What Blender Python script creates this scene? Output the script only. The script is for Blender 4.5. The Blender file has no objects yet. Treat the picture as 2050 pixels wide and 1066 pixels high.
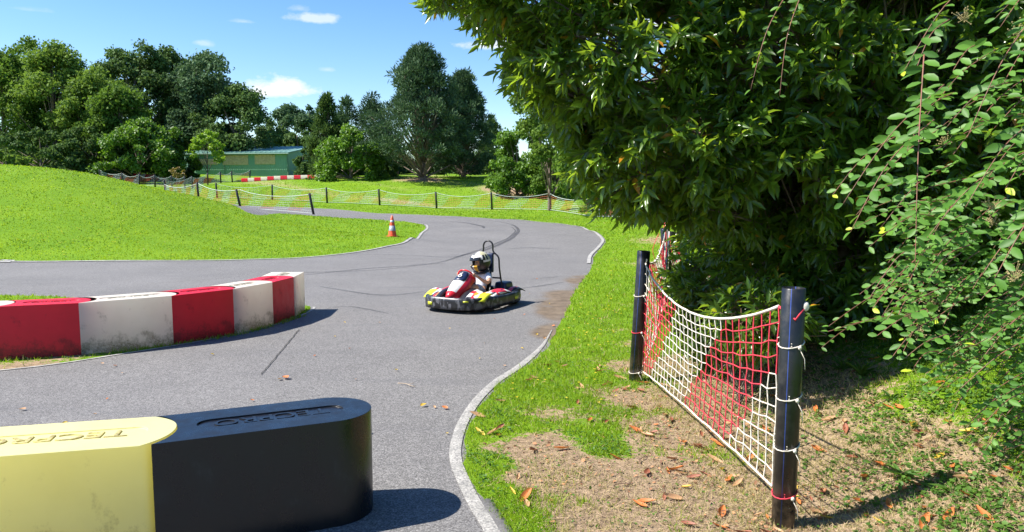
import bpy, bmesh, math, random
import numpy as np
from mathutils import Vector, Matrix, geometry
R = math.radians
rng = np.random.default_rng(7)
random.seed(7)
S = bpy.context.scene
COL = S.collection

# ------------------------------------------------------------------ camera, sky, sun, exposure
CAM_H, F_PX, HOR = 1.85, 1480.0, 385.0
PITCH = math.atan((533 - HOR) / F_PX)
cam = bpy.data.cameras.new('camera'); cam_o = bpy.data.objects.new('camera', cam); COL.objects.link(cam_o)
cam_o.location = (0, 0, CAM_H); cam_o.rotation_euler = (R(90) - PITCH, 0, 0)
cam.sensor_width = 36; cam.lens = 36 * F_PX / 2050; cam.clip_start = 0.05; cam.clip_end = 3000
S.camera = cam_o
SUN_EL, SUN_AZ = 49.0, 263.5            # azimuth clockwise from +Y: the sun stands to the left
S.view_settings.view_transform = 'Standard'; S.view_settings.look = 'None'
S.view_settings.gamma = 1; S.view_settings.exposure = 1.18; S.view_settings.use_curve_mapping = False
S.cycles.max_bounces = 8; S.cycles.transparent_max_bounces = 12
sun = bpy.data.lights.new('sun', 'SUN'); sun_o = bpy.data.objects.new('sun', sun); COL.objects.link(sun_o)
sun.energy = 5.0; sun.angle = R(0.53); sun.color = (1.0, 0.95, 0.87)
sd = Vector((math.sin(R(SUN_AZ)) * math.cos(R(SUN_EL)), math.cos(R(SUN_AZ)) * math.cos(R(SUN_EL)), math.sin(R(SUN_EL))))
sun_o.rotation_euler = sd.to_track_quat('Z', 'Y').to_euler()

def ray(px, py):
    """direction of the view ray through a photo pixel, scaled to forward depth 1"""
    a, b = (px - 1025) / F_PX, (533 - py) / F_PX
    c, s = math.cos(PITCH), math.sin(PITCH)
    y, z = c + b * s, b * c - s
    return np.array([a / y, 1.0, z / y])
def P(px, py, Y):
    d = ray(px, py) * Y
    return (d[0], d[1], CAM_H + d[2])

W = bpy.data.worlds.new('World'); S.world = W; W.use_nodes = True
nt = W.node_tree; N = nt.nodes; L = nt.links; N.clear()
def nd(nodes, t, **k):
    n = nodes.new(t)
    for a, b in k.items(): setattr(n, a, b)
    return n
out = nd(N, 'ShaderNodeOutputWorld'); bg = nd(N, 'ShaderNodeBackground'); bg.inputs[1].default_value = 0.105
sky = nd(N, 'ShaderNodeTexSky', sky_type='NISHITA', sun_disc=False)
sky.sun_elevation = R(SUN_EL); sky.sun_rotation = R(SUN_AZ); sky.air_density = 1.0; sky.dust_density = 0.25; sky.ozone_density = 2.2
hs = nd(N, 'ShaderNodeHueSaturation'); hs.inputs['Saturation'].default_value = 1.30; hs.inputs['Value'].default_value = 0.90
hs.inputs['Hue'].default_value = 0.508
L.new(sky.outputs[0], hs.inputs['Color'])
tc = nd(N, 'ShaderNodeTexCoord'); cur = hs.outputs[0]
nz = nd(N, 'ShaderNodeTexNoise'); nz.inputs['Scale'].default_value = 26; nz.inputs['Detail'].default_value = 9; nz.inputs['Roughness'].default_value = 0.62
mp = nd(N, 'ShaderNodeMapping'); mp.inputs['Scale'].default_value = (1, 1, 2.0)
L.new(tc.outputs['Generated'], mp.inputs[0]); L.new(mp.outputs[0], nz.inputs[0])
def mth(nodes, links, op, a, b=None, clamp=False):
    m = nodes.new('ShaderNodeMath'); m.operation = op; m.use_clamp = clamp
    for i, v in enumerate((a, b)):
        if v is None: continue
        if isinstance(v, (int, float)): m.inputs[i].default_value = v
        else: links.new(v, m.inputs[i])
    return m.outputs[0]
def vdot(v, w):
    m = nd(N, 'ShaderNodeVectorMath', operation='DOT_PRODUCT'); L.new(v, m.inputs[0]); m.inputs[1].default_value = w
    return m.outputs['Value']
for (cx, cy, hw, hh, amt, lo) in ((566, 182, 66, 21, 1.0, 0.02), (632, 38, 50, 12, .6, .25), (600, 18, 26, 10, .3, .5), (408, 88, 24, 10, .35, .45), (655, 140, 22, 8, .3, .45),
                                  (1010, 92, 90, 16, .8, .35), (488, 44, 26, 7, .3, .5), (1300, 60, 260, 26, .9, .3), (60, 20, 40, 6, .15, .5), (-500, 180, 200, 40, 1, .3), (2600, 120, 300, 60, 1, .3)):
    c = Vector(ray(cx, cy)).normalized(); rt = c.cross(Vector((0, 0, 1))).normalized(); up = rt.cross(c)
    u = mth(N, L, 'DIVIDE', vdot(tc.outputs['Generated'], rt), hw / F_PX)
    v = mth(N, L, 'DIVIDE', vdot(tc.outputs['Generated'], up), hh / F_PX)
    v2 = mth(N, L, 'MULTIPLY', mth(N, L, 'MINIMUM', v, 0), 1.7)          # flat bottoms
    v = mth(N, L, 'ADD', mth(N, L, 'MAXIMUM', v, 0), v2)
    q = mth(N, L, 'SQRT', mth(N, L, 'ADD', mth(N, L, 'MULTIPLY', u, u), mth(N, L, 'MULTIPLY', v, v)))
    f = mth(N, L, 'ADD', mth(N, L, 'SUBTRACT', 1.0, q), mth(N, L, 'MULTIPLY', mth(N, L, 'SUBTRACT', nz.outputs[0], .5), 2.6))
    f = mth(N, L, 'MULTIPLY', f, 1.5); f = mth(N, L, 'SUBTRACT', f, lo - .3, True)
    front = mth(N, L, 'GREATER_THAN', vdot(tc.outputs['Generated'], c), 0.0)
    f = mth(N, L, 'MULTIPLY', mth(N, L, 'MULTIPLY', f, amt), front, True)
    mx = nd(N, 'ShaderNodeMix', data_type='RGBA'); L.new(f, mx.inputs[0]); L.new(cur, mx.inputs[6]); mx.inputs[7].default_value = (4.6, 4.8, 5.0, 1)
    cur = mx.outputs[2]
L.new(cur, bg.inputs[0]); L.new(bg.outputs[0], out.inputs[0])

# ------------------------------------------------------------------ helpers
def mk_noise(seed):
    g = np.random.default_rng(seed).random((256, 256))
    def f(x, y, s):
        x = np.asarray(x) / s + 1000.3; y = np.asarray(y) / s + 1000.7
        xi = np.floor(x).astype(int); yi = np.floor(y).astype(int); fx = x - xi; fy = y - yi
        fx = fx * fx * (3 - 2 * fx); fy = fy * fy * (3 - 2 * fy)
        a = g[xi % 256, yi % 256]; b = g[(xi + 1) % 256, yi % 256]; c = g[xi % 256, (yi + 1) % 256]; d = g[(xi + 1) % 256, (yi + 1) % 256]
        return (a * (1 - fx) + b * fx) * (1 - fy) + (c * (1 - fx) + d * fx) * fy
    return f
noise = mk_noise(3)
def sstep(a, b, x):
    t = np.clip((x - a) / (b - a), 0, 1); return t * t * (3 - 2 * t)

class MB:
    """collects geometry for ONE mesh object"""
    def __init__(s): s.V = []; s.F = []; s.C = []; s.M = []; s.T = []; s.n = 0; s.m = 0; s.t = 0.5
    def add(s, V, F, m=None, t=None):
        V = np.asarray(V, float).reshape(-1, 3)
        for f in F: s.F.append(np.asarray(f, dtype=np.int64) + s.n); s.C.append(len(f)); s.M.append(s.m if m is None else m)
        s.V.append(V); s.T.append(np.full(len(V), s.t if t is None else t)); s.n += len(V); return s
    def addn(s, V, F, m=None, t=None):
        """V (n,3), F (k,c) arrays"""
        V = np.asarray(V, float).reshape(-1, 3); F = np.asarray(F, dtype=np.int64)
        s.F.append((F + s.n).ravel()); s.C.extend([F.shape[1]] * len(F)); s.M.extend([s.m if m is None else m] * len(F))
        s.V.append(V); s.T.append(np.full(len(V), s.t) if t is None else np.asarray(t, float)); s.n += len(V); return s
    def box(s, c, d, rot=None, m=None, taper=1.0):
        x, y, z = [k / 2 for k in d]; T = taper
        v = np.array([(-x, -y, -z), (x, -y, -z), (x, y, -z), (-x, y, -z), (-x * T, -y * T, z), (x * T, -y * T, z), (x * T, y * T, z), (-x * T, y * T, z)])
        if rot is not None: v = v @ np.array(rot).T
        return s.add(v + np.array(c), [(0, 3, 2, 1), (4, 5, 6, 7), (0, 1, 5, 4), (1, 2, 6, 5), (2, 3, 7, 6), (3, 0, 4, 7)], m)
    def tube(s, pts, r, k=6, closed=False, m=None, caps=True, t=None):
        p = np.asarray(pts, float); n = len(p); r = np.broadcast_to(np.asarray(r, float), (n,))
        if closed: tg = np.roll(p, -1, 0) - np.roll(p, 1, 0)
        else: tg = np.gradient(p, axis=0)
        tg /= np.linalg.norm(tg, axis=1)[:, None] + 1e-12
        u = np.zeros_like(p); ref = np.array([0, 0, 1.0]) if abs(tg[0, 2]) < .9 else np.array([1.0, 0, 0])
        for i in range(n):
            w = ref - tg[i] * ref.dot(tg[i]); w /= np.linalg.norm(w) + 1e-12; u[i] = w; ref = w
        b = np.cross(tg, u); a = np.arange(k) * 2 * math.pi / k
        V = p[:, None] + r[:, None, None] * (u[:, None] * np.cos(a)[None, :, None] + b[:, None] * np.sin(a)[None, :, None])
        i = np.arange(n if closed else n - 1)[:, None]; j = np.arange(k)[None]; i2 = (i + 1) % n; j2 = (j + 1) % k
        F = np.stack([i * k + j, i * k + j2, i2 * k + j2, i2 * k + j], -1).reshape(-1, 4)
        base = s.n
        s.addn(V.reshape(-1, 3), F, m, None if t is None else np.full(n * k, t))
        if caps and not closed:
            for e, rv in ((0, 1), (n - 1, 0)):
                f = list(range(base + e * k, base + e * k + k)); f = f[::-1] if rv else f
                s.F.append(np.array(f)); s.C.append(k); s.M.append(s.m if m is None else m)
        return s
    def lathe(s, prof, c=(0, 0, 0), k=24, rot=None, m=None):
        pr = np.asarray(prof, float); n = len(pr); a = np.arange(k) * 2 * math.pi / k
        V = np.stack([pr[:, 0][:, None] * np.cos(a), pr[:, 0][:, None] * np.sin(a), np.repeat(pr[:, 1][:, None], k, 1)], -1).reshape(-1, 3)
        if rot is not None: V = V @ np.array(rot).T
        i = np.arange(n - 1)[:, None]; j = np.arange(k)[None]; j2 = (j + 1) % k
        return s.addn(V + np.array(c), np.stack([i * k + j, i * k + j2, (i + 1) * k + j2, (i + 1) * k + j], -1).reshape(-1, 4), m)
    def ell(s, c, r, k=16, h=10, rot=None, m=None, fn=None):
        th = np.linspace(0, math.pi, h + 1); a = np.arange(k) * 2 * math.pi / k
        V = np.stack([np.sin(th)[:, None] * np.cos(a), np.sin(th)[:, None] * np.sin(a), np.repeat(np.cos(th)[:, None], k, 1)], -1).reshape(-1, 3)
        if fn is not None: V = fn(V)
        V = V * np.array(r)
        if rot is not None: V = V @ np.array(rot).T
        i = np.arange(h)[:, None]; j = np.arange(k)[None]; j2 = (j + 1) % k
        return s.addn(V + np.array(c), np.stack([i * k + j, (i + 1) * k + j, (i + 1) * k + j2, i * k + j2], -1).reshape(-1, 4), m)
    def prism(s, poly, z0, z1, m=None, X=None):
        """poly (x,y) counter-clockwise, extruded z0..z1; X maps points"""
        n = len(poly); v = [(x, y, z0) for x, y in poly] + [(x, y, z1) for x, y in poly]
        v = np.array(v)
        if X is not None: v = X(v)
        return s.add(v, [tuple(range(n))[::-1], tuple(range(n, 2 * n))] + [(i, (i + 1) % n, n + (i + 1) % n, n + i) for i in range(n)], m)
    def build(s, name, mats, parent=None, smooth=False, merge=False):
        V = np.concatenate(s.V); F = np.concatenate([np.ravel(f) for f in s.F]); C = np.array(s.C)
        return mesh_obj(name, V, F, C, mats, parent, smooth, np.array(s.M), np.concatenate(s.T))
def mesh_obj(name, V, F, C, mats, parent=None, smooth=False, mi=None, tint=None):
    me = bpy.data.meshes.new(name)
    me.vertices.add(len(V)); me.vertices.foreach_set('co', np.asarray(V, np.float32).ravel())
    me.loops.add(len(F)); me.loops.foreach_set('vertex_index', np.asarray(F, np.int32))
    me.polygons.add(len(C)); st = np.concatenate([[0], np.cumsum(C)[:-1]]).astype(np.int32)
    me.polygons.foreach_set('loop_start', st)
    try: me.polygons.foreach_set('loop_total', np.asarray(C, np.int32))
    except Exception: pass
    for m in (mats if isinstance(mats, (list, tuple)) else [mats]): me.materials.append(m)
    if mi is not None: me.polygons.foreach_set('material_index', np.asarray(mi, np.int32))
    me.polygons.foreach_set('use_smooth', np.full(len(C), bool(smooth)))
    if tint is not None:
        a = me.attributes.new('tint', 'FLOAT', 'POINT'); a.data.foreach_set('value', np.asarray(tint, np.float32))
    me.update(calc_edges=True); me.validate()
    o = bpy.data.objects.new(name, me); COL.objects.link(o)
    if parent: o.parent = parent
    return o
def bevel(o, w=.006, seg=2, ang=35):
    b = o.modifiers.new('bevel', 'BEVEL'); b.width = w; b.segments = seg; b.limit_method = 'ANGLE'; b.angle_limit = R(ang); b.harden_normals = False
    return o
def subd(o, n=1):
    b = o.modifiers.new('subsurf', 'SUBSURF'); b.levels = n; b.render_levels = n
    return o
def tag(o, label=None, cat=None, group=None, kind=None):
    if label: o['label'] = label
    if cat: o['category'] = cat
    if group: o['group'] = group
    if kind: o['kind'] = kind
    return o
def thing(name, label, cat, loc=(0, 0, 0), rz=0, group=None):
    o = bpy.data.objects.new(name, None); COL.objects.link(o); o.location = loc; o.rotation_euler = (0, 0, rz); o.empty_display_size = .1
    return tag(o, label, cat, group)
def copy_tree(o, parent=None):
    c = o.copy(); COL.objects.link(c); c.parent = parent
    for ch in list(o.children): copy_tree(ch, c)
    return c
def rotm(ax, deg): return np.array(Matrix.Rotation(R(deg), 3, ax))
def catmull(pts, k=6, closed=False):
    p = [np.asarray(q, float) for q in pts]; n = len(p); o = []
    rngi = range(n if closed else n - 1)
    for i in rngi:
        g = (lambda j: p[j % n]) if closed else (lambda j: p[min(max(j, 0), n - 1)])
        a, b, c, d = g(i - 1), g(i), g(i + 1), g(i + 2)
        for t in np.arange(k) / k:
            o.append(.5 * (2 * b + (c - a) * t + (2 * a - 5 * b + 4 * c - d) * t * t + (3 * b - a - 3 * c + d) * t ** 3))
    if not closed: o.append(p[-1])
    return np.array(o)
def text_mesh(body, size, ext, sx=1.0):
    cu = bpy.data.curves.new('lettering', 'FONT'); cu.body = body; cu.size = size; cu.extrude = ext; cu.align_x = 'CENTER'; cu.align_y = 'CENTER'; cu.resolution_u = 4
    o = bpy.data.objects.new('lettering', cu); COL.objects.link(o); bpy.context.view_layer.update()
    me = bpy.data.meshes.new_from_object(o.evaluated_get(bpy.context.evaluated_depsgraph_get()))
    bpy.data.objects.remove(o); bpy.data.curves.remove(cu)
    me.transform(Matrix.Diagonal((sx, 1, 1, 1)))
    return me

# ------------------------------------------------------------------ materials
def mat_base(name):
    m = bpy.data.materials.new(name); m.use_nodes = True; n = m.node_tree.nodes; return m, n, m.node_tree.links, n['Principled BSDF']
def mix(n, l, f, a, b, mode='MIX'):
    m = n.new('ShaderNodeMix'); m.data_type = 'RGBA'; m.blend_type = mode
    for i, v in ((0, f), (6, a), (7, b)):
        if isinstance(v, (int, float)): m.inputs[i].default_value = v
        elif isinstance(v, tuple): m.inputs[i].default_value = v if len(v) == 4 else v + (1,)
        else: l.new(v, m.inputs[i])
    return m.outputs[2]
def noise_n(n, l, scale, detail=4, rough=.55, coord='Object', sc=None):
    t = n.new('ShaderNodeTexCoord'); z = n.new('ShaderNodeTexNoise'); z.inputs['Scale'].default_value = scale; z.inputs['Detail'].default_value = detail; z.inputs['Roughness'].default_value = rough
    if sc:
        mp = n.new('ShaderNodeMapping'); mp.inputs['Scale'].default_value = sc; l.new(t.outputs[coord], mp.inputs[0]); l.new(mp.outputs[0], z.inputs[0])
    else: l.new(t.outputs[coord], z.inputs[0])
    return z.outputs[0]
def ramp(n, l, v, a, b, c0=0.0, c1=1.0):
    m = n.new('ShaderNodeMapRange'); m.interpolation_type = 'SMOOTHSTEP'; m.inputs[1].default_value = a; m.inputs[2].default_value = b; m.inputs[3].default_value = c0; m.inputs[4].default_value = c1
    l.new(v, m.inputs[0]); return m.outputs[0]
def bump(n, l, p, h, strength=.3, dist=.01):
    b = n.new('ShaderNodeBump'); b.inputs['Strength'].default_value = strength; b.inputs['Distance'].default_value = dist; l.new(h, b.inputs['Height']); l.new(b.outputs[0], p.inputs['Normal'])
def attr(n, name='tint'):
    a = n.new('ShaderNodeAttribute'); a.attribute_name = name; return a.outputs['Fac']
def plain(name, col, rough=.5, col2=None, scale=6, metal=0, spec=.5, bmp=0, lo=.35, hi=.7):
    m, n, l, p = mat_base(name)
    p.inputs['Roughness'].default_value = rough; p.inputs['Metallic'].default_value = metal; p.inputs['Specular IOR Level'].default_value = spec
    z = noise_n(n, l, scale, 6)
    l.new(mix(n, l, ramp(n, l, z, lo, hi), col, col2 or tuple(c * .72 for c in col)), p.inputs['Base Color'])
    if bmp: bump(n, l, p, z, bmp, .01)
    return m
def leaf_mat(name, dark, light, trans, tw=.35, rough=.45, spec=.5, alt=None):
    """tint 0..1 runs dark to light; tint above 1.5 is a turned (yellow or brown) leaf"""
    m, n, l, p = mat_base(name); o = n['Material Output']
    t = attr(n); c = mix(n, l, ramp(n, l, t, 0, 1), dark, light)
    if alt: c = mix(n, l, ramp(n, l, t, 1.4, 1.6), c, alt)
    l.new(c, p.inputs['Base Color']); p.inputs['Roughness'].default_value = rough; p.inputs['Specular IOR Level'].default_value = spec
    tr = n.new('ShaderNodeBsdfTranslucent'); l.new(mix(n, l, .8, c, trans), tr.inputs['Color'])
    ms = n.new('ShaderNodeMixShader'); ms.inputs[0].default_value = tw; l.new(p.outputs[0], ms.inputs[1]); l.new(tr.outputs[0], ms.inputs[2]); l.new(ms.outputs[0], o.inputs['Surface'])
    return m
M = {}
# --- ground: lawn, worn soil
m, n, l, p = mat_base('ground'); g = attr(n, 'green'); z1 = noise_n(n, l, .7, 6); z2 = noise_n(n, l, 14, 8, .7); z3 = noise_n(n, l, 70, 4, .7)
soil = mix(n, l, ramp(n, l, z2, .35, .68), (.35, .255, .16), (.15, .105, .065)); soil = mix(n, l, ramp(n, l, z3, .45, .75, 0, .7), soil, (.42, .32, .21))
lawn = mix(n, l, ramp(n, l, z1, .35, .68), (.125, .245, .010), (.185, .31, .012)); lawn = mix(n, l, ramp(n, l, z3, .3, .7), lawn, (.085, .165, .010))
zz = mth(n, l, 'ADD', g, mth(n, l, 'MULTIPLY', mth(n, l, 'SUBTRACT', z2, .5), 3.0))
l.new(mix(n, l, ramp(n, l, zz, .38, .62), soil, lawn), p.inputs['Base Color']); p.inputs['Roughness'].default_value = .95; p.inputs['Specular IOR Level'].default_value = .1
bump(n, l, p, z3, .8, .02); M['ground'] = m
# --- asphalt
m, n, l, p = mat_base('asphalt'); z1 = noise_n(n, l, .55, 5, .6); z2 = noise_n(n, l, 85, 5, .95); z3 = noise_n(n, l, 5, 7, .7); z5 = noise_n(n, l, 38, 4, .8)
c = mix(n, l, ramp(n, l, z1, .3, .7), (.150, .144, .139), (.176, .169, .163)); c = mix(n, l, ramp(n, l, z3, .45, .75, 0, .35), c, (.115, .110, .105))
c = mix(n, l, ramp(n, l, z2, .52, .36, 0, .85), c, (.035, .035, .038)); c = mix(n, l, ramp(n, l, z2, .55, .68, 0, .8), c, (.30, .295, .285)); c = mix(n, l, ramp(n, l, z5, .55, .72, 0, .5), c, (.2, .195, .19))
vt = n.new('ShaderNodeTexCoord')
for vs, lo_, hi_, am in ((135, .58, 1.58, 1.0), (60, .82, 1.22, .8)):
    vo = n.new('ShaderNodeTexVoronoi'); vo.inputs['Scale'].default_value = vs; l.new(vt.outputs['Object'], vo.inputs['Vector']); sp = n.new('ShaderNodeSeparateColor'); l.new(vo.outputs['Color'], sp.inputs[0])
    gr = mth(n, l, 'ADD', lo_, mth(n, l, 'MULTIPLY', mth(n, l, 'POWER', sp.outputs[0], 1.4), hi_ - lo_)); cb = n.new('ShaderNodeCombineColor')
    for q_ in range(3): l.new(gr, cb.inputs[q_])
    c = mix(n, l, am, c, cb.outputs[0], 'MULTIPLY')
z6 = noise_n(n, l, 1.0, 5, .6, sc=(.35, 2.2, 1)); c = mix(n, l, ramp(n, l, z6, .5, .72, 0, .28), c, (.09, .09, .095))
c = mix(n, l, ramp(n, l, attr(n, 'dirt'), .25, .8), c, mix(n, l, ramp(n, l, z3, .3, .7), (.085, .062, .042), (.17, .13, .09)))
l.new(c, p.inputs['Base Color']); p.inputs['Roughness'].default_value = .85; p.inputs['Specular IOR Level'].default_value = .3; bump(n, l, p, z2, .5, .004); M['asphalt'] = m
# --- worn white paint, with gaps
m, n, l, p = mat_base('line_paint'); z = noise_n(n, l, 75, 6, .8); zc = noise_n(n, l, 9, 4); p.inputs['Roughness'].default_value = .7
c = mix(n, l, ramp(n, l, zc, .35, .7), (.43, .41, .37), (.29, .28, .25)); l.new(mix(n, l, ramp(n, l, z, .40, .62), c, (.13, .125, .12)), p.inputs['Base Color']); bump(n, l, p, z, .3, .004); M['line_paint'] = m
def film(name, col, dens, sc=(1, 1, 1)):
    m, n, l, p = mat_base(name); z = noise_n(n, l, 9, 6, .7, sc=sc); p.inputs['Roughness'].default_value = .75
    l.new(mix(n, l, z, col, tuple(c * .6 for c in col)), p.inputs['Base Color']); l.new(ramp(n, l, z, .2, .7, dens * .4, dens), p.inputs['Alpha']); return m
M['rubber_film'] = film('rubber_film', (.035, .035, .045), .48)
m, n, l, p = mat_base('far_line_paint'); z = noise_n(n, l, 6, 6, .8); p.inputs['Roughness'].default_value = .7; l.new(mix(n, l, ramp(n, l, z, .35, .65), (.40, .385, .35), (.20, .195, .185)), p.inputs['Base Color']); M['far_paint'] = m
M['crack'] = plain('crack', (.03, .028, .026), .95)
# --- plastic of the barriers, scuffed
def plastic(name, col, dirt, amount, rough=.35, glow=None, low=True, gf=.45):
    m, n, l, p = mat_base(name); o = n['Material Output']
    z1 = noise_n(n, l, 2.2, 5); z2 = noise_n(n, l, 7, 9, .72, sc=(1, 1, .7)); z3 = noise_n(n, l, 60, 5, .7); z4 = noise_n(n, l, 26, 8, .8, sc=(.5, .5, 3))
    c = mix(n, l, ramp(n, l, z1, .35, .7), col, tuple(k * .86 for k in col))
    t = n.new('ShaderNodeTexCoord'); sx = n.new('ShaderNodeSeparateXYZ'); l.new(t.outputs['Object'], sx.inputs[0])
    lowm = ramp(n, l, sx.outputs[2], .0, .30, .24, 0.0)          # splashes thrown up from the ground
    side = ramp(n, l, sx.outputs[2], .585, .596, 1.0, .35)
    f = mth(n, l, 'ADD', z2, lowm if low else 0.0)
    f = mth(n, l, 'MULTIPLY', ramp(n, l, f, .56, .80), mth(n, l, 'MULTIPLY', side, amount))
    f = mth(n, l, 'MULTIPLY', f, ramp(n, l, z3, .3, .6, .4, 1.0))
    c = mix(n, l, f, c, dirt)
    f2 = mth(n, l, 'MULTIPLY', ramp(n, l, z4, .62, .74), .6 * amount); c = mix(n, l, f2, c, tuple(k * .6 for k in dirt))
    l.new(c, p.inputs['Base Color']); l.new(ramp(n, l, z2, .3, .7, rough, rough + .2), p.inputs['Roughness'])
    bump(n, l, p, z2, .08, .01)
    if glow:
        tr = n.new('ShaderNodeBsdfTranslucent'); l.new(mix(n, l, f, glow, dirt), tr.inputs['Color'])
        ms = n.new('ShaderNodeMixShader'); ms.inputs[0].default_value = gf; l.new(p.outputs[0], ms.inputs[1]); l.new(tr.outputs[0], ms.inputs[2]); l.new(ms.outputs[0], o.inputs['Surface'])
    return m
M['pl_white'] = plastic('white_plastic', (.84, .79, .68), (.17, .155, .085), .9, .4, glow=(.85, .80, .70))
M['pl_red'] = plastic('red_plastic', (.74, .012, .035), (.11, .012, .014), .9, .34, glow=(.7, .02, .04), gf=.25)
M['pl_yellow'] = plastic('yellow_plastic', (.90, .87, .47), (.26, .19, .06), .7, .38, glow=(.98, .88, .28), gf=.5)
M['pl_black'] = plastic('black_plastic', (.006, .0065, .009), (.035, .035, .038), .9, .22, low=False)

# ------------------------------------------------------------------ terrain
ctl = []
for X in (-30, -24, -18, -13, -8, -4, 0, 4, 10):
    for Y in (-30, -12, -4, 3, 9, 15, 19.5): ctl.append((X, Y, 0))
for a in ((0, 335, 30), (-400, 318, 29), (-200, 326, 29.5), (90, 340, 30.5), (172, 351, 31), (248, 364, 32.5), (306, 378, 34), (344, 386, 36), (394, 396, 38), (441, 411, 42), (482, 421, 46.5), (560, 427, 44),
          (628, 431, 43.5), (700, 437, 40), (780, 441.5, 38), (830, 447, 36), (600, 516, 21), (700, 507, 22.3), (770, 494, 24), (820, 478, 27.8), (850, 458, 33.5), (785, 474, 27),
          (300, 430, 26), (500, 470, 26.5), (600, 450, 33), (0, 430, 24), (150, 430, 24.5),
          (1210, 480, 27.5), (1190, 462, 32.7), (1140, 450, 37.6), (1060, 442, 40.5), (950, 435, 44), (800, 428, 48), (700, 421, 52), (640, 417, 54), (560, 414, 56), (480, 413, 56), (400, 410, 57), (1000, 470, 30),
          (1187, 437, 46), (1100, 423, 52), (985, 420, 54), (874, 418, 56), (760, 411, 58), (655, 408, 60), (545, 400, 62), (435, 398, 62), (300, 396, 62),
          (600, 358, 76), (700, 357, 74), (850, 360, 72), (960, 352, 84), (1040, 378, 66), (1150, 388, 62), (430, 366, 78), (300, 361, 80), (150, 352, 76), (0, 345, 76), (-300, 335, 76),
          (0, 340, 105), (400, 348, 105), (800, 345, 105), (1200, 350, 105), (560, 354, 88), (400, 350, 88)):
    ctl.append(P(*a))
ctl += [(-30, 45, 2.0), (-22, 50, 1.5), (-48, 50, 2.2), (-60, 30, 2.5), (10, 30, .5), (20, 40, 1.2), (16, 18, .8), (30, 60, 3), (45, 30, 1.5), (-120, 60, 4), (120, 80, 5), (0, 220, 7), (-200, 220, 9), (200, 220, 8), (-90, -60, 0), (90, -60, 0), (0, -120, 0), (-80, 10, 1), (80, 10, 1),
        (0, 600, 8), (600, 200, 6), (-600, 200, 6), (0, -600, 0), (600, -300, 0), (-600, -300, 0)]
ctl = np.array(ctl, float); CC = 1.6
A_ = np.sqrt(((ctl[:, None, :2] - ctl[None, :, :2]) ** 2).sum(-1) + CC * CC)
w_ = np.linalg.solve(A_ + np.eye(len(ctl)) * -1e-6, ctl[:, 2])
fx_ = np.array([-10, 3.0, 4.0, 7.2, 8.5, 10.4, 14, 20, 30, 60]); fv_ = np.array([1.9, 1.75, 1.68, 1.6, 1.9, 2.5, 3.4, 5, 8, 20])
def T(x, y):
    x = np.asarray(x, float); y = np.asarray(y, float); sh = x.shape; x = x.ravel(); y = y.ravel(); z = np.zeros(len(x))
    for i in range(0, len(x), 20000):
        s = slice(i, i + 20000)
        z[s] = np.sqrt((x[s][:, None] - ctl[:, 0]) ** 2 + (y[s][:, None] - ctl[:, 1]) ** 2 + CC * CC) @ w_
    z = z * sstep(15, 23, np.hypot(x, y)) * 1.0
    b = x - np.interp(y, fx_, fv_); bank = .40 * np.where(b > 0, b * b / (b + .35), 0); bank = 1.3 * np.tanh(bank / 1.3) * sstep(40, 15, np.abs(y))
    z = z + bank + .02 * (noise(x, y, .5) - .5) * sstep(0, .4, b) + (noise(x, y, 1.7) - .5) * .10 * sstep(22, 30, y)
    return z.reshape(sh)
def at(px, py, tmax=400):
    d = ray(px, py); t = np.geomspace(1.2, tmax, 2500); x = d[0] * t; z = CAM_H + d[2] * t; h = T(x, t)
    k = np.argmax(z < h)
    if z[k] >= h[k]: k = len(t) - 1
    return np.array([x[k], t[k], h[k]])
def ats(pts): return np.array([at(*p) for p in pts])

def sdf_poly(px, py, poly):
    """signed distance, positive inside"""
    a = poly; b = np.roll(poly, -1, 0); d2 = np.full(len(px), 1e18); inside = np.zeros(len(px), bool)
    for i in range(len(a)):
        ex, ey = b[i] - a[i]; wx = px - a[i, 0]; wy = py - a[i, 1]
        t = np.clip((wx * ex + wy * ey) / (ex * ex + ey * ey + 1e-12), 0, 1)
        d2 = np.minimum(d2, (wx - ex * t) ** 2 + (wy - ey * t) ** 2)
        c = ((a[i, 1] > py) != (b[i, 1] > py)); 
        with np.errstate(divide='ignore', invalid='ignore'):
            xi = ex * (py - a[i, 1]) / (ey if ey != 0 else 1e-12) + a[i, 0]
        inside ^= (c & (px < xi))
    return np.where(inside, 1, -1) * np.sqrt(d2)
right_px = [(1008, 1066), (975, 1015), (948, 965), (930, 920), (932, 880), (946, 840), (972, 800), (1008, 765), (1052, 735), (1095, 695), (1118, 655), (1136, 620), (1150, 585), (1172, 555), (1186, 532), (1190, 512), (1208, 492), (1212, 480), (1192, 464), (1140, 451), (1060, 443), (950, 436), (800, 429), (700, 422), (640, 418), (560, 414.5), (480, 413)]
right_w = ats(right_px)[:, :2]
right_w = np.vstack([[(1.0, 0.5), (.62, 1.6), (.28, 2.7)], right_w])
right_c = catmull(right_w, 6)
outer = np.vstack([right_c, [(-30, 59), (-45, 62), (-80, 70), (-80, -40), (4, -40), (1.6, -4)]])
mound_px = [(-300, 523), (0, 523.5), (200, 523), (400, 522), (520, 519.5), (600, 516.5), (700, 507), (770, 494), (815, 480), (842, 466), (852, 456), (838, 449), (790, 443), (730, 438.5), (628, 433), (560, 428), (485, 421.5)]
mound_w = ats(mound_px)[:, :2]
mound = catmull(np.vstack([mound_w, [(-21, 50), (-32, 54), (-60, 60), (-75, 40), (-60, 21)]]), 5, True)
isle = catmull(np.array([(-12, 5.6), (-7, 7.0), (-5.3, 7.62), (-4.5, 8.38), (-3.78, 9.3), (-3.34, 10.3), (-3.2, 11.3), (-3.3, 11.9), (-3.8, 12.0), (-4.3, 11.0), (-5, 10.1), (-6.2, 11.0), (-7.4, 12.6), (-9, 13.2), (-14, 13.4), (-26, 12), (-26, 7)]), 5, True)
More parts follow.
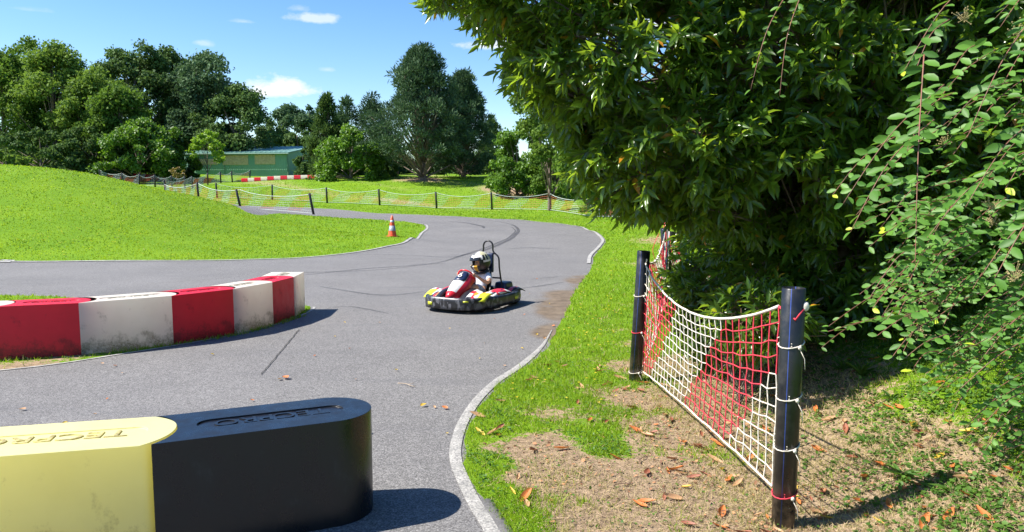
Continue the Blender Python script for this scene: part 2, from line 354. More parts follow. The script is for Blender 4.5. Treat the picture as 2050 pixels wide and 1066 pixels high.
def road_d(x, y):
    return np.minimum(np.minimum(sdf_poly(x, y, outer), -sdf_poly(x, y, mound)), -sdf_poly(x, y, isle))

# greenness of the verge: worn soil near the fence, turf elsewhere
worn = [(1130, 960, .42, 1.2), (1060, 900, .28, 1.0), (1250, 1040, .4, 1.1), (1350, 960, .42, 1.1), (1400, 860, .4, 1.0), (1290, 800, .36, 1.0), (1262, 735, .30, 1.0), (1480, 1040, .45, 1.1), (1560, 1000, .4, .9), (1270, 690, .25, .7), (1690, 1040, .5, .9), (1720, 900, .45, .75), (1700, 800, .4, .45), (1750, 740, .4, .15), (1950, 1050, .4, .7), (1320, 530, .8, 1.0), (1345, 480, 1.4, 1.0), (1500, 700, .8, 1.0), (1420, 720, .6, .9),
        (1180, 790, .35, .55), (1120, 830, .3, .5), (1060, 830, .22, .4), (1180, 950, .35, .6), (1240, 860, .4, .5), (1290, 880, .35, .6), (1090, 880, .25, .6), (1180, 1050, .3, .7), (1430, 780, .5, .9), (1500, 860, .5, .9), (1560, 800, .5, .9), (1600, 760, .6, .7), (1850, 880, .4, .45), (1800, 980, .4, .8), (1900, 960, .4, .5), (1640, 950, .4, .8), (1240, 660, .22, .45), (1255, 610, .3, .4), (1150, 700, .14, .5), (1200, 640, .12, .4), (1010, 800, .10, .5), (1100, 760, .12, .5), (1060, 960, .15, .6), (975, 900, .08, .5), (1180, 720, .15, .5),
        (60, 732, .3, .75), (150, 712, .25, .7), (-40, 748, .4, .7), (-160, 760, .5, .7), (240, 700, .2, .7), (330, 690, .2, .7),
        (1040, 385, 2.6, 1.1), (1000, 378, 1.6, .9), (850, 360, 1.6, .9), (800, 361, 1.2, .7)]
lush = [(1200, 870, .22, 1.0), (1215, 905, .15, .7), (990, 990, .16, 1.2), (985, 930, .15, 1.0), (1010, 850, .22, 1.0), (1120, 740, .3, 1.0), (1090, 790, .2, .8), (1150, 1010, .12, .5), (1050, 1040, .12, .8), (1160, 800, .16, .6)]
worn_w = [(at(a, b), r, k) for a, b, r, k in worn]; lush_w = [(at(a, b), r, k) for a, b, r, k in lush]
def green(x, y):
    g = np.ones_like(x)
    for c, r, k in worn_w: g = g - k * np.exp(-((x - c[0]) ** 2 + (y - c[1]) ** 2) / (r * r))
    for c, r, k in lush_w: g = g + k * 1.3 * np.exp(-((x - c[0]) ** 2 + (y - c[1]) ** 2) / (r * r))
    far = sstep(40, 54, y) * (noise(x + y, y * .4, 2.6) - .62) * 1.6
    g = g - np.clip(far, 0, .8)
    return np.clip(g, -.3, 1.3)
ptch = [(at(1155, 600), .62), (at(1178, 562), .5), (at(1128, 628), .4), (at(1108, 665), .28)]
def dirt(x, y):
    g = np.zeros_like(x)
    for c, r in ptch: g = g + np.exp(-((x - c[0]) ** 2 + ((y - c[1]) / 1.9) ** 2) / (r * r))
    return np.clip(g * 1.5, 0, 1) * (.35 + .5 * noise(x, y, .16) + .6 * noise(x, y, .45)) 

rr = np.geomspace(.6, 900, 400)
th = np.concatenate([np.arange(-48, 48.01, .3), np.arange(54, 306, 9)])
nr, na = len(rr), len(th)
gx = rr[:, None] * np.sin(np.radians(th))[None]; gy = rr[:, None] * np.cos(np.radians(th))[None]
gx = gx.ravel(); gy = gy.ravel(); gz = T(gx, gy); gd = road_d(gx, gy)
gd = gd + (noise(gx, gy, .22) - .5) * .05 + (noise(gx + 7, gy, .09) - .5) * .03 * (np.hypot(gx, gy) < 15)
gV = np.stack([gx, gy, gz], 1)
i = np.arange(nr - 1)[:, None]; j = np.arange(na)[None]; j2 = (j + 1) % na
q = np.stack([i * na + j, i * na + j2, (i + 1) * na + j2, (i + 1) * na + j], -1).reshape(-1, 4)[:, ::-1]
tri = np.concatenate([q[:, [0, 1, 2]], q[:, [0, 2, 3]]])
def clip_side(sign):
    d = gd * sign; s = d[tri] > 0; k = s.sum(1)
    full = tri[k == 3]; VV = [gV]; FF = [full]; n0 = len(gV); exV = []; exD = []
    ft = []
    cnt = n0
    for t, sg in zip(tri[(k == 1) | (k == 2)], s[(k == 1) | (k == 2)]):
        poly = []
        for a in range(3):
            b = (a + 1) % 3; ia, ib = t[a], t[b]
            if sg[a]: poly.append(ia)
            if sg[a] != sg[b]:
                f = d[ia] / (d[ia] - d[ib]); exV.append(gV[ia] * (1 - f) + gV[ib] * f); poly.append(cnt); cnt += 1
        ft.append(poly[:3])
        if len(poly) == 4: ft.append([poly[0], poly[2], poly[3]])
    V = np.vstack([gV, np.array(exV)]); F = np.vstack([full, np.array(ft)])
    used = np.unique(F); mp_ = np.full(len(V), -1); mp_[used] = np.arange(len(used))
    return V[used], mp_[F]
for nm, sg, mt in (('road', 1, M['asphalt']), ('ground', -1, M['ground'])):
    V, F = clip_side(sg)
    if nm == 'ground':   # the middle disc under the photographer belongs to neither: close it with the road
        pass
    else:
        k = len(V); c = np.array([[0, 0, 0.0]]); ring = np.stack([rr[0] * np.sin(np.radians(th)), rr[0] * np.cos(np.radians(th)), np.zeros(na)], 1)
        V = np.vstack([V, c, ring]); F = np.vstack([F, [[k, k + 1 + (a + 1) % na, k + 1 + a] for a in range(na)]])
    o = mesh_obj(nm, V, F.ravel(), np.full(len(F), 3), mt, smooth=True); o['kind'] = 'structure'
    a = o.data.attributes.new('green', 'FLOAT', 'POINT'); a.data.foreach_set('value', green(V[:, 0], V[:, 1]).astype(np.float32))
    a = o.data.attributes.new('dirt', 'FLOAT', 'POINT'); a.data.foreach_set('value', dirt(V[:, 0], V[:, 1]).astype(np.float32))

def strip(name, line, w0, w1, mt, dz=.006, kind='structure', crown=0.0, wv=None):
    """a band draped on the ground between offsets w0 and w1 to the left of the line"""
    p = np.asarray(line, float)[:, :2]; tg = np.gradient(p, axis=0); tg /= np.linalg.norm(tg, axis=1)[:, None]; nn = np.stack([-tg[:, 1], tg[:, 0]], 1)
    wv = np.ones(len(p)) if wv is None else wv
    K = 5 if crown else 3; V = []
    for f in np.linspace(0, 1, K):
        off = (w0 + (w1 - w0) * (.5 + (f - .5) * wv)); e = p + nn * off[:, None]; z = T(e[:, 0], e[:, 1]) + dz + crown * (1 - (2 * f - 1) ** 2)
        V.append(np.stack([e[:, 0], e[:, 1], z], 1))
    V = np.stack(V, 1); n = len(p); i = np.arange(n - 1)[:, None]; j = np.arange(K - 1)[None]
    F = np.stack([i * K + j, i * K + j + 1, (i + 1) * K + j + 1, (i + 1) * K + j], -1).reshape(-1, 4)[:, ::-1]
    o = mesh_obj(name, V.reshape(-1, 3), F.ravel(), np.full(len(F), 4), mt, smooth=True)
    if kind: o['kind'] = kind
    return o
def resamp(line, step):
    p = np.asarray(line, float); s = np.concatenate([[0], np.cumsum(np.linalg.norm(np.diff(p, axis=0), axis=1))]); t = np.arange(0, s[-1], step)
    return np.stack([np.interp(t, s, p[:, k]) for k in range(p.shape[1])], 1)
near_r = resamp(right_c, .04)
cum = near_r[:, 1]
a_ = near_r[(near_r[:, 1] < 9.8)]
fade = sstep(9.8, 7.6, a_[:, 1]) * .8 + .2
strip('edge_line', a_, .02, .105, M['line_paint'], .007, crown=.003, wv=fade)
strip('kerb', a_[a_[:, 1] < 4.3], -.05, .025, plain('dark_kerb', (.075, .073, .072), .9, (.12, .115, .11), 40, bmp=.5), .004, crown=.012)
b_ = near_r[(near_r[:, 1] > 19) & (near_r[:, 1] < 44)]; strip('edge_line', b_, .06, .16, M['far_paint'], .02)
i0 = 0; mw = resamp(mound[:12 * 5], .1); strip('edge_line', mw, -.04, -.13, M['far_paint'], .02)
iw = resamp(isle[5:7 * 5], .05); strip('edge_line', iw, -.03, -.07, M['far_paint'], .007)
def pxline(pts, k=8): return catmull(ats(pts), k)
for pts, w, wob in (([(820, 532), (880, 526), (930, 511), (960, 505), (1000, 490), (1028, 475), (1038, 463), (1030, 453), (1008, 446), (978, 442)], .16, 1),
               ([(700, 509), (820, 512), (900, 516), (945, 506), (990, 490), (1022, 474), (1032, 463), (1024, 455)], .10, 1), ([(900, 444), (940, 448), (966, 454), (968, 458)], .22, 1), ([(610, 552), (720, 540), (820, 533), (900, 527)], .10, 1),
               ([(640, 575), (760, 592), (850, 586), (870, 590)], .07, 1), ([(1030, 580), (1080, 574), (1130, 566)], .07, 1), ([(520, 548), (640, 546), (760, 541), (860, 530)], .08, 1), ([(700, 520), (800, 519), (900, 520)], .06, 1), ([(1010, 500), (1060, 497), (1120, 500)], .1, 1), ([(650, 620), (700, 615), (780, 630)], .05, 1)):
    ln = resamp(pxline(pts)[:, :2], .15); strip('skid_mark', ln, -w / 2, w / 2, M['rubber_film'], .010, wv=.3 + .7 * np.sin(np.linspace(.15, math.pi - .15, len(ln))))
for pts, w in (([(598, 662), (575, 690), (548, 722), (522, 752)], .010), ([(300, 570), (420, 560), (560, 548)], .01), ([(1060, 560), (1120, 555)], .02)):
    ln = resamp(pxline(pts)[:, :2], .06); ln = ln + (rng.random(ln.shape) - .5) * .012; strip('road_crack', ln, -w / 2, w / 2, M['crack'], .009)

# ------------------------------------------------------------------ leaves as geometry
def frames(axis, nrm):
    a = axis / (np.linalg.norm(axis, axis=1)[:, None] + 1e-9); n_ = nrm - a * (nrm * a).sum(1)[:, None]; n_ /= np.linalg.norm(n_, axis=1)[:, None] + 1e-9
    return a, np.cross(n_, a), n_
# leaf templates: (along, across, up) with faces
LAN = (np.array([(0, 0, 0), (.25, .42, .10), (.25, 0, 0), (.25, -.42, .10), (.6, .46, .02), (.6, 0, -.06), (.6, -.46, .02), (1, 0, -.22)]),
       [(0, 2, 1), (0, 3, 2), (1, 2, 5, 4), (2, 3, 6, 5), (4, 5, 7), (5, 6, 7)])
OVA = (np.array([(0, 0, 0), (.18, .30, .06), (.18, 0, 0), (.18, -.30, .06), (.5, .50, .07), (.5, 0, 0), (.5, -.50, .07), (.82, .32, .02), (.82, 0, -.03), (.82, -.32, .02), (1, 0, -.06)]),
       [(0, 2, 1), (0, 3, 2), (1, 2, 5, 4), (2, 3, 6, 5), (4, 5, 8, 7), (5, 6, 9, 8), (7, 8, 10), (8, 9, 10)])
DIA = (np.array([(0, 0, 0), (.45, .5, .08), (1, 0, -.05), (.45, -.5, .08)]), [(0, 3, 2), (0, 2, 1)])
BLD = (np.array([(0, .5, 0), (0, -.5, 0), (.55, .36, 0), (.55, -.36, 0), (1, 0, 0)]), [(0, 1, 3, 2), (2, 3, 4)])
def scatter(tmpl, pos, axis, nrm, length, width, tint):
    """one big array of leaves -> V, flat faces, counts, tint"""
    tv, tf = tmpl; n = len(pos); a, b, c = frames(axis, nrm)
    length = np.broadcast_to(length, (n,)); width = np.broadcast_to(width, (n,)); tint = np.broadcast_to(tint, (n,))
    V = pos[:, None] + a[:, None] * (tv[None, :, 0:1] * length[:, None, None]) + b[:, None] * (tv[None, :, 1:2] * width[:, None, None]) + c[:, None] * (tv[None, :, 2:3] * length[:, None, None])
    fl = np.concatenate([np.array(f) for f in tf]); ct = np.array([len(f) for f in tf]); k = len(tv)
    F = (np.arange(n)[:, None] * k + fl[None]).ravel()
    return V.reshape(-1, 3), F, np.tile(ct, n), np.repeat(tint, k)
def leaf_obj(name, parts, mt, parent=None, smooth=True):
    V = []; F = []; C = []; Tn = []; k = 0
    for v, f, c, t in parts: V.append(v); F.append(f + k); C.append(c); Tn.append(t); k += len(v)
    return mesh_obj(name, np.concatenate(V), np.concatenate(F), np.concatenate(C), mt, parent, smooth, None, np.concatenate(Tn))
def rdir(n):
    v = rng.normal(size=(n, 3)); return v / np.linalg.norm(v, axis=1)[:, None]
UP = np.array([0, 0, 1.0])

M['bark'] = plain('bark', (.20, .155, .12), .95, (.08, .06, .05), 9, bmp=.8)
M['twig'] = plain('twig_bark', (.16, .09, .055), .8, (.09, .05, .035), 20)
M['lf_mid'] = leaf_mat('leaves_mid', (.045, .095, .018), (.125, .210, .032), (.18, .32, .03), .3, .6, .08)
M['lf_light'] = leaf_mat('leaves_light', (.068, .130, .028), (.175, .265, .050), (.24, .38, .04), .33, .6, .08)
M['lf_dark'] = leaf_mat('leaves_dark', (.038, .082, .026), (.105, .180, .050), (.15, .25, .05), .22, .6, .08)
M['lf_blue'] = leaf_mat('leaves_bluish', (.042, .088, .040), (.115, .185, .085), (.12, .22, .07), .2, .65, .08)
M['lf_bright'] = leaf_mat('leaves_bright', (.055, .130, .012), (.130, .250, .022), (.18, .34, .02), .35, .5, .4)
M['lf_lime'] = leaf_mat('leaves_lime', (.12, .22, .015), (.22, .36, .025), (.3, .5, .03), .4, .5, .4)
M['lf_pine'] = leaf_mat('needles', (.048, .092, .048), (.110, .175, .085), (.10, .18, .06), .12, .6, .08)

def tree(px, Y, top, hw, low, kind, label, cat='tree', name='broadleaf_tree', leaf=.30, nl=14000, lobes=46, trunk=.35, style='round', base_y=None, group='trees beyond the track', dx=0, lean=0, depth=1.0):
    s = F_PX / Y; X = (px - 1025) / s; z0 = float(T(np.array([X]), np.array([Y]))[0]); zt = CAM_H + (HOR - top) / s; zl = max(CAM_H + (HOR - low) / s, z0 + .05); hw = hw * {'pine': 1.12, 'cone': 1.3}.get(style, 1.28) / s; lobes = int(lobes * 1.5); nl = int(nl * 1.35); leaf *= .92
    root = thing(name, label, cat, (X, Y, z0 - .1), 0, group)
    H = zt - z0; zc = (zl + zt) / 2 - z0; rz = (zt - zl) / 2
    # trunk and limbs
    mb = MB(); tr = trunk; tp = np.array([(0, 0, -.2), (.05 * tr, 0, H * .2), (lean * .5, .1, H * .5), (lean, 0, H * .88)]); tpc = catmull(tp, 4)
    mb.tube(tpc, np.linspace(tr, tr * .15, len(tpc)), 8)
    LC = []; LR = []; BA = [(random.random() * 6.283, random.random(), random.uniform(.72, 1.12)) for _ in range(9)]
    for k in range(lobes):
        if style == 'pine':
            h = random.random() ** .85; z = zl - z0 + (zt - zl) * h * .96; prof = min((1 - h) ** .72 * 1.12 + .05, 1.0) if h > .22 else (.84 + .7 * h)
            a = random.random() * 6.283; rad = prof * hw * random.uniform(.25, 1) ** .6 * (random.uniform(1.05, 1.28) if random.random() < .28 else 1); z += random.uniform(-.2, .35) * (random.random() < .4) * hw * .3; c = (math.cos(a) * rad, math.sin(a) * rad * depth, z + .10 * rad); r = hw * random.uniform(.07, .15); rr_ = (r * 1.1, r * 1.1, r * .9)
        elif style == 'cone':
            h = random.random() ** 1.1; z = zl - z0 + (zt - zl) * h * .97; prof = (1 - h) ** .75; a = random.random() * 6.283; rad = prof * hw * random.uniform(.3, .95)
            c = (math.cos(a) * rad, math.sin(a) * rad * depth, z - .05 * hw); r = hw * random.uniform(.16, .28) * (.45 + .55 * (1 - h)); rr_ = (r, r, r * 1.1)
        else:
            h = random.random() ** (1.35 if style == 'bush' else 1.0); prof = math.sqrt(max(1 - (max(h - .30, 0) / .71) ** 2.2, .05)) * (1 if style == 'bush' or h > .35 else .82 + .5 * h); r = min(hw, rz) * random.uniform(.15, .32)
            a = random.random() * 6.283; bj = min(BA, key=lambda q: (min(abs(a - q[0]), 6.283 - abs(a - q[0])) / 1.2) ** 2 + ((h - q[1]) / .22) ** 2)[2]; rad = bj * max(prof * hw * 1.06 - r * .7, 0) * random.uniform(.5, 1.0) ** .5; out1 = random.random() < .22; rad *= random.uniform(1.05, 1.22) if out1 else 1; r *= .6 if out1 else 1; c = (math.cos(a) * rad, math.sin(a) * rad * depth, zl - z0 + (zt - zl) * h * (.55 + .45 * bj if h > .6 else 1) - r * .5 * h); rr_ = (r, r, r * .8)
        LC.append(c); LR.append(rr_)
        if k % 3 == 0 and H > 4:
            f = min(max((c[2] * .55) / (H * .88), .15), .95); s0 = tpc[int(f * (len(tpc) - 1))]; e = np.array(c); mid = (s0 + e) / 2 + np.array([0, 0, .06 * H * random.uniform(-.3, 1)])
            mb.tube(catmull([s0, mid, e], 3), np.linspace(tr * .32, tr * .06, 7), 5)
    mb.build('trunk', M['bark'], root, True)
    LC = np.array(LC); LR = np.array(LR); vol = LR[:, 0] ** 2; idx = rng.choice(lobes, nl, p=vol / vol.sum()); ltint = rng.uniform(.15, .8, lobes)
    d = rdir(nl); d[:, 2] = d[:, 2] * .8 + .18; d /= np.linalg.norm(d, axis=1)[:, None]
    pos = LC[idx] + d * LR[idx] * (rng.random(nl)[:, None] ** .35) * (1 + .25 * rng.normal(size=nl)[:, None] * .6)
    sz = leaf * rng.uniform(.6, 1.35, nl)
    if style in ('pine', 'cone'):
        ax = d * .8 + UP * .5 + rng.normal(size=(nl, 3)) * .45; nm = rdir(nl) * .6 + UP * .6; part = scatter(DIA, pos, ax, nm, sz * 1.5, sz * .36, np.clip(ltint[idx] + rng.normal(size=nl) * .2, 0, 1))
    else:
        nm = d * .7 + UP * .35 + rng.normal(size=(nl, 3)) * .55; ax = rdir(nl) + np.array([0, 0, -.25]); part = scatter(DIA, pos, ax, nm, sz * 1.1, sz * .8, np.clip(ltint[idx] + rng.normal(size=nl) * .2, 0, 1))
    # drop leaves far below the soil
    leaf_obj('crown', [part], kind, root)
    return root
lf = M
tree(20, 86, 88, 95, 345, lf['lf_mid'], 'pale leafy tree at the far left edge of the tree line', leaf=.34, nl=17000, lobes=60)
tree(120, 84, 78, 78, 345, lf['lf_light'], 'tall loose willow-like tree with a pointed top behind the mound', leaf=.32, nl=19000, lobes=60, name='willow_tree')
tree(196, 82, 120, 58, 348, lf['lf_light'], 'light green tree between the willow-like tree and the dark oaks', leaf=.3, nl=14000)
tree(285, 98, 90, 72, 340, lf['lf_dark'], 'tall dark oak with the widest rounded top in the tree line', leaf=.38, nl=17000, lobes=56, name='oak_tree')
tree(345, 102, 112, 62, 340, lf['lf_dark'], 'dark oak between the widest oak and the blue-green one', leaf=.38, nl=14000, name='oak_tree')
tree(415, 97, 97, 72, 340, lf['lf_blue'], 'tall blue-green tree with a lumpy top above the sapling', leaf=.36, nl=17000, lobes=56)
tree(488, 94, 168, 62, 340, lf['lf_dark'], 'dark rounded tree rising behind the left half of the shed roof', leaf=.34, nl=14000)
tree(250, 80, 165, 60, 345, lf['lf_mid'], 'mid green tree standing in front of the dark oaks', leaf=.3, nl=14000)
tree(285, 77, 232, 70, 350, lf['lf_bright'], 'large bright green bush at the foot of the oaks', 'bush', 'large_bush', .27, 13000, 40, .2, 'bush')
tree(345, 80, 285, 42, 350, lf['lf_mid'], 'low dark bush left of the shed', 'bush', 'large_bush', .25, 8000, 26, .15, 'bush')
tree(200, 78, 250, 60, 352, lf['lf_dark'], 'dark bush under the light green tree', 'bush', 'large_bush', .27, 9000, 30, .15, 'bush')
tree(90, 76, 255, 80, 352, lf['lf_dark'], 'dark bush mass under the tall loose tree', 'bush', 'large_bush', .27, 10000, 34, .15, 'bush')
tree(20, 62, 300, 42, 345, lf['lf_light'], 'pale low bush behind the left end of the mound', 'bush', 'large_bush', .2, 6000, 22, .1, 'bush')
tree(230, 104, 112, 60, 340, lf['lf_mid'], 'broad tree filling the gap behind the light green tree', leaf=.34, nl=12000, lobes=44)
tree(70, 100, 95, 60, 340, lf['lf_mid'], 'tree behind the pale tree and the willow-like tree', leaf=.34, nl=12000, lobes=44)
tree(388, 110, 118, 55, 340, lf['lf_dark'], 'dark tree behind the gap between the two blue-topped crowns', leaf=.36, nl=12000, lobes=44)
tree(582, 135, 208, 42, 335, lf['lf_blue'], 'distant bluish tree seen above the shed roof', leaf=.4, nl=9000, lobes=30)
tree(628, 125, 212, 30, 335, lf['lf_blue'], 'narrow distant bluish tree left of the cedar', leaf=.4, nl=6000, lobes=22)
tree(600, 110, 262, 40, 345, lf['lf_dark'], 'dark distant tree behind the right end of the shed', leaf=.34, nl=7000, lobes=28)
tree(548, 118, 235, 40, 335, lf['lf_dark'], 'distant dark tree behind the middle of the shed roof', leaf=.36, nl=8000, lobes=28)
tree(478, 99, 268, 44, 330, lf['lf_light'], 'olive green bush showing over the shed roof', 'bush', 'large_bush', .26, 7000, 26, .15, 'bush')
tree(660, 80, 188, 46, 352, lf['lf_dark'], 'dark cedar with drooping branches right of the shed', name='cedar_tree', leaf=.34, nl=13000, lobes=70, style='cone')
tree(750, 86, 188, 62, 350, lf['lf_pine'], 'slim conifer half hidden behind the large pine', name='conifer_tree', leaf=.34, nl=12000, lobes=64, style='cone')
tree(700, 88, 196, 55, 350, lf['lf_blue'], 'slim bluish conifer behind the round bright bush', name='conifer_tree', leaf=.34, nl=10000, lobes=60, style='cone')
tree(705, 74, 252, 56, 357, lf['lf_bright'], 'round bright green bush between the cedar and the large pine', 'bush', 'large_bush', .25, 12000, 44, .2, 'bush')
tree(848, 72, 104, 94, 330, lf['lf_pine'], 'large pine with a bare lower trunk on the grass bank', name='pine_tree', leaf=.27, nl=30000, lobes=230, trunk=.34, style='pine')
tree(928, 77, 150, 66, 350, lf['lf_pine'], 'smaller darker pine touching the right side of the large pine', name='pine_tree', leaf=.27, nl=21000, lobes=170, trunk=.3, style='pine')
tree(800, 90, 285, 70, 358, lf['lf_dark'], 'dark undergrowth left of the pine trunk', 'bush', 'large_bush', .3, 8000, 34, .12, 'bush')
tree(880, 90, 290, 95, 358, lf['lf_dark'], 'dark undergrowth behind the pine trunk', 'bush', 'large_bush', .3, 9000, 34, .12, 'bush')
tree(985, 92, 232, 36, 345, lf['lf_dark'], 'low conifer in the gap right of the two pines', name='conifer_tree', leaf=.3, nl=7000, lobes=40, style='cone')
tree(1035, 62, 262, 50, 378, lf['lf_bright'], 'rounded bright bush on the bank beside the bare soil', 'bush', 'large_bush', .2, 14000, 44, .15, 'bush')
tree(1110, 60, 235, 46, 385, lf['lf_mid'], 'dull green bush right of the rounded bright bush', 'bush', 'large_bush', .2, 12000, 40, .15, 'bush')
tree(1100, 52, 112, 62, 330, lf['lf_light'], 'pale small-leaved tree rising behind the overhanging laurel', leaf=.2, nl=13000, lobes=50, trunk=.15)
tree(1200, 48, 150, 75, 392, lf['lf_mid'], 'mid green tree hidden behind the overhanging laurel', leaf=.24, nl=13000, lobes=50)
tree(1330, 36, 120, 110, 415, lf['lf_bright'], 'yellow-green tree glimpsed through the laurel leaves', leaf=.2, nl=14000, lobes=50)
tree(1620, 26, -60, 260, 440, lf['lf_mid'], 'dark tree behind the laurel hedge', leaf=.2, nl=16000, lobes=60)
tree(2050, 22, -200, 300, 480, lf['lf_dark'], 'tree behind the right end of the laurel hedge', leaf=.2, nl=14000, lobes=60)
tree(420, 79, 266, 30, 322, lf['lf_lime'], 'small yellow-green sapling in front of the shed', name='sapling', leaf=.26, nl=1500, lobes=22, trunk=.09)
tree(358, 72, 334, 13, 353, plain('x', (.1, .1, .1)) if False else leaf_mat('leaves_rusty', (.14, .12, .03), (.30, .20, .06), (.3, .25, .05)), 'tiny rust-tipped bush beside the far net', 'bush', 'small_bush', .16, 500, 14, .04, 'bush')
tree(610, 79, 300, 16, 355, lf['lf_dark'], 'low spreading bush touching the right wall of the shed', 'bush', 'large_bush', .2, 3500, 18, .1, 'bush')
tree(762, 76, 300, 30, 358, lf['lf_dark'], 'low dark bush under the left side of the large pine', 'bush', 'large_bush', .22, 5000, 22, .1, 'bush')
tree(625, 73.5, 346, 8, 358, lf['lf_bright'], 'small bright tuft of bush at the end of the far barrier', 'bush', 'small_bush', .12, 300, 8, .03, 'bush')
tree(622 + 150, 73, 348, 12, 359, lf['lf_bright'], 'small bright bush left of the pine trunk', 'bush', 'small_bush', .12, 500, 8, .03, 'bush')

def woodland():
    rs = np.random.default_rng(2); parts = []
    for _ in range(620):
        px = rs.uniform(-900, 3000); Y = rs.uniform(118, 165); s_ = F_PX / Y; X = (px - 1025) / s_; top = np.interp(px, [-900, 0, 500, 560, 640, 1000, 1400, 3000], [180, 200, 240, 290, 300, 300, 250, 200]) + rs.uniform(0, 60)
        z0 = 4.0; zt = CAM_H + (HOR - top) / s_; h = (zt - z0) * rs.uniform(.08, 1.0) ** (1 if _ % 2 else 2); r = rs.uniform(2.2, 4.2); n_ = 330
        d = rdir(n_); pos = np.array([X, Y, z0 + h - r * .5]) + d * np.array([r, r, r * .8]) * (rs.random((n_, 1)) ** .3); parts.append(scatter(DIA, pos, rdir(n_), d + UP * .4 + rs.normal(size=(n_, 3)) * .4, rs.uniform(.5, 1.0, n_), rs.uniform(.35, .7, n_), np.clip(rs.uniform(.1, .6) + rs.normal(size=n_) * .2, 0, 1)))
    tag(leaf_obj('woodland', parts, M['lf_dark']), 'dark wood closing the view far behind the field', 'woodland', kind='stuff')
woodland()

# ------------------------------------------------------------------ green shed
def shed():
    x0, x1 = -39.4, -26.6; y0, y1 = 88, 95.5; zb = 3.3; ze = 6.43; zr = 7.5
    root = thing('shed', 'long green shed with a sloping roof and tan slatted panels', 'shed', (x0 + .25, y0 + 1.2, zb), R(-6))
    m, n, l, p = mat_base('green_cladding'); tcn = n.new('ShaderNodeTexCoord'); w = n.new('ShaderNodeTexWave'); w.bands_direction = 'X'; w.inputs['Scale'].default_value = 1.3; l.new(tcn.outputs['Object'], w.inputs[0])
    z = noise_n(n, l, .6, 5, sc=(1, 1, .3)); l.new(mix(n, l, ramp(n, l, z, .35, .7), (.20, .38, .25), (.165, .33, .215)), p.inputs['Base Color']); bump(n, l, p, w.outputs[0], .5, .04); p.inputs['Roughness'].default_value = .6
    roofm = plain('green_roof', (.19, .35, .29), .5, (.15, .29, .24), .6)
    trim = plain('trim_green', (.13, .25, .17), .6); tan = plain('tan_slats', (.72, .56, .32), .8, (.55, .42, .23), 5)
    w_ = x1 - x0; d_ = y1 - y0; he = ze - zb; hr = zr - zb
    mb = MB(); V = [(0, 0, 0), (w_, 0, 0), (w_, d_, 0), (0, d_, 0), (0, 0, he), (w_, 0, he), (w_, d_, hr), (0, d_, hr)]
    mb.add(V, [(0, 1, 5, 4), (1, 2, 6, 5), (2, 3, 7, 6), (3, 0, 4, 7), (0, 3, 2, 1), (4, 5, 6, 7)]); mb.build('wall', m, root)
    sl = (hr - he) / d_; mb = MB()
    V = [(-.25, -.35, he - .35 * sl + .02), (w_ + .25, -.35, he - .35 * sl + .02), (w_ + .25, d_ + .3, hr + .3 * sl + .02), (-.25, d_ + .3, hr + .3 * sl + .02)]
    V += [(a, b, c + .12) for a, b, c in V]; mb.add(V, [(0, 3, 2, 1), (4, 5, 6, 7), (0, 1, 5, 4), (1, 2, 6, 5), (2, 3, 7, 6), (3, 0, 4, 7)])
    for k in np.arange(0, w_ + .3, .6): 
        a = np.array([(k, -.34, he - .34 * sl + .16), (k, d_ + .29, hr + .29 * sl + .16)]); mb.tube(a, .03, 4)
    mb.build('roof', roofm, root)
    for a, b, c, d in ((443, 496, 312, 331), (510, 552, 311, 330), (392, 432, 319, 330)):
        xa, xb = (a - 1025) / 16.82 - x0, (b - 1025) / 16.82 - x0; za, zb_ = CAM_H + (385 - d) / 16.82 - zb, CAM_H + (385 - c) / 16.82 - zb
        mb = MB()
        mb.box(((xa + xb) / 2, -.03, (za + zb_) / 2), (xb - xa, .03, zb_ - za))
        for k in np.arange(xa + .06, xb, .14): mb.box((k, -.06, (za + zb_) / 2), (.07, .04, zb_ - za - .02))
        mb.build('slatted_panel', tan, root)
    mb = MB(); mb.box((w_ + .0, -.02, he / 2), (.14, .14, he)); mb.build('corner_trim', trim, root)
    mb = MB(); mb.box((5.0, -.03, he / 2), (.10, .03, he)); mb.build('wall_strip', trim, root)
    mb = MB(); mb.tube([(-.3, -.42, he - .1), (w_ + .3, -.42, he - .1)], .07, 8); mb.build('gutter', trim, root)
    mb = MB(); mb.box((w_ + .01, 5.2, 1.1), (.06, 1.6, 2.2)); dr = mb.build('door', plain('door_green', (.05, .11, .08), .6), root)
    mb = MB(); mb.box((w_ + .06, 4.6, 1.05), (.05, .05, .16)); mb.build('handle', M['bark'], dr)
shed()

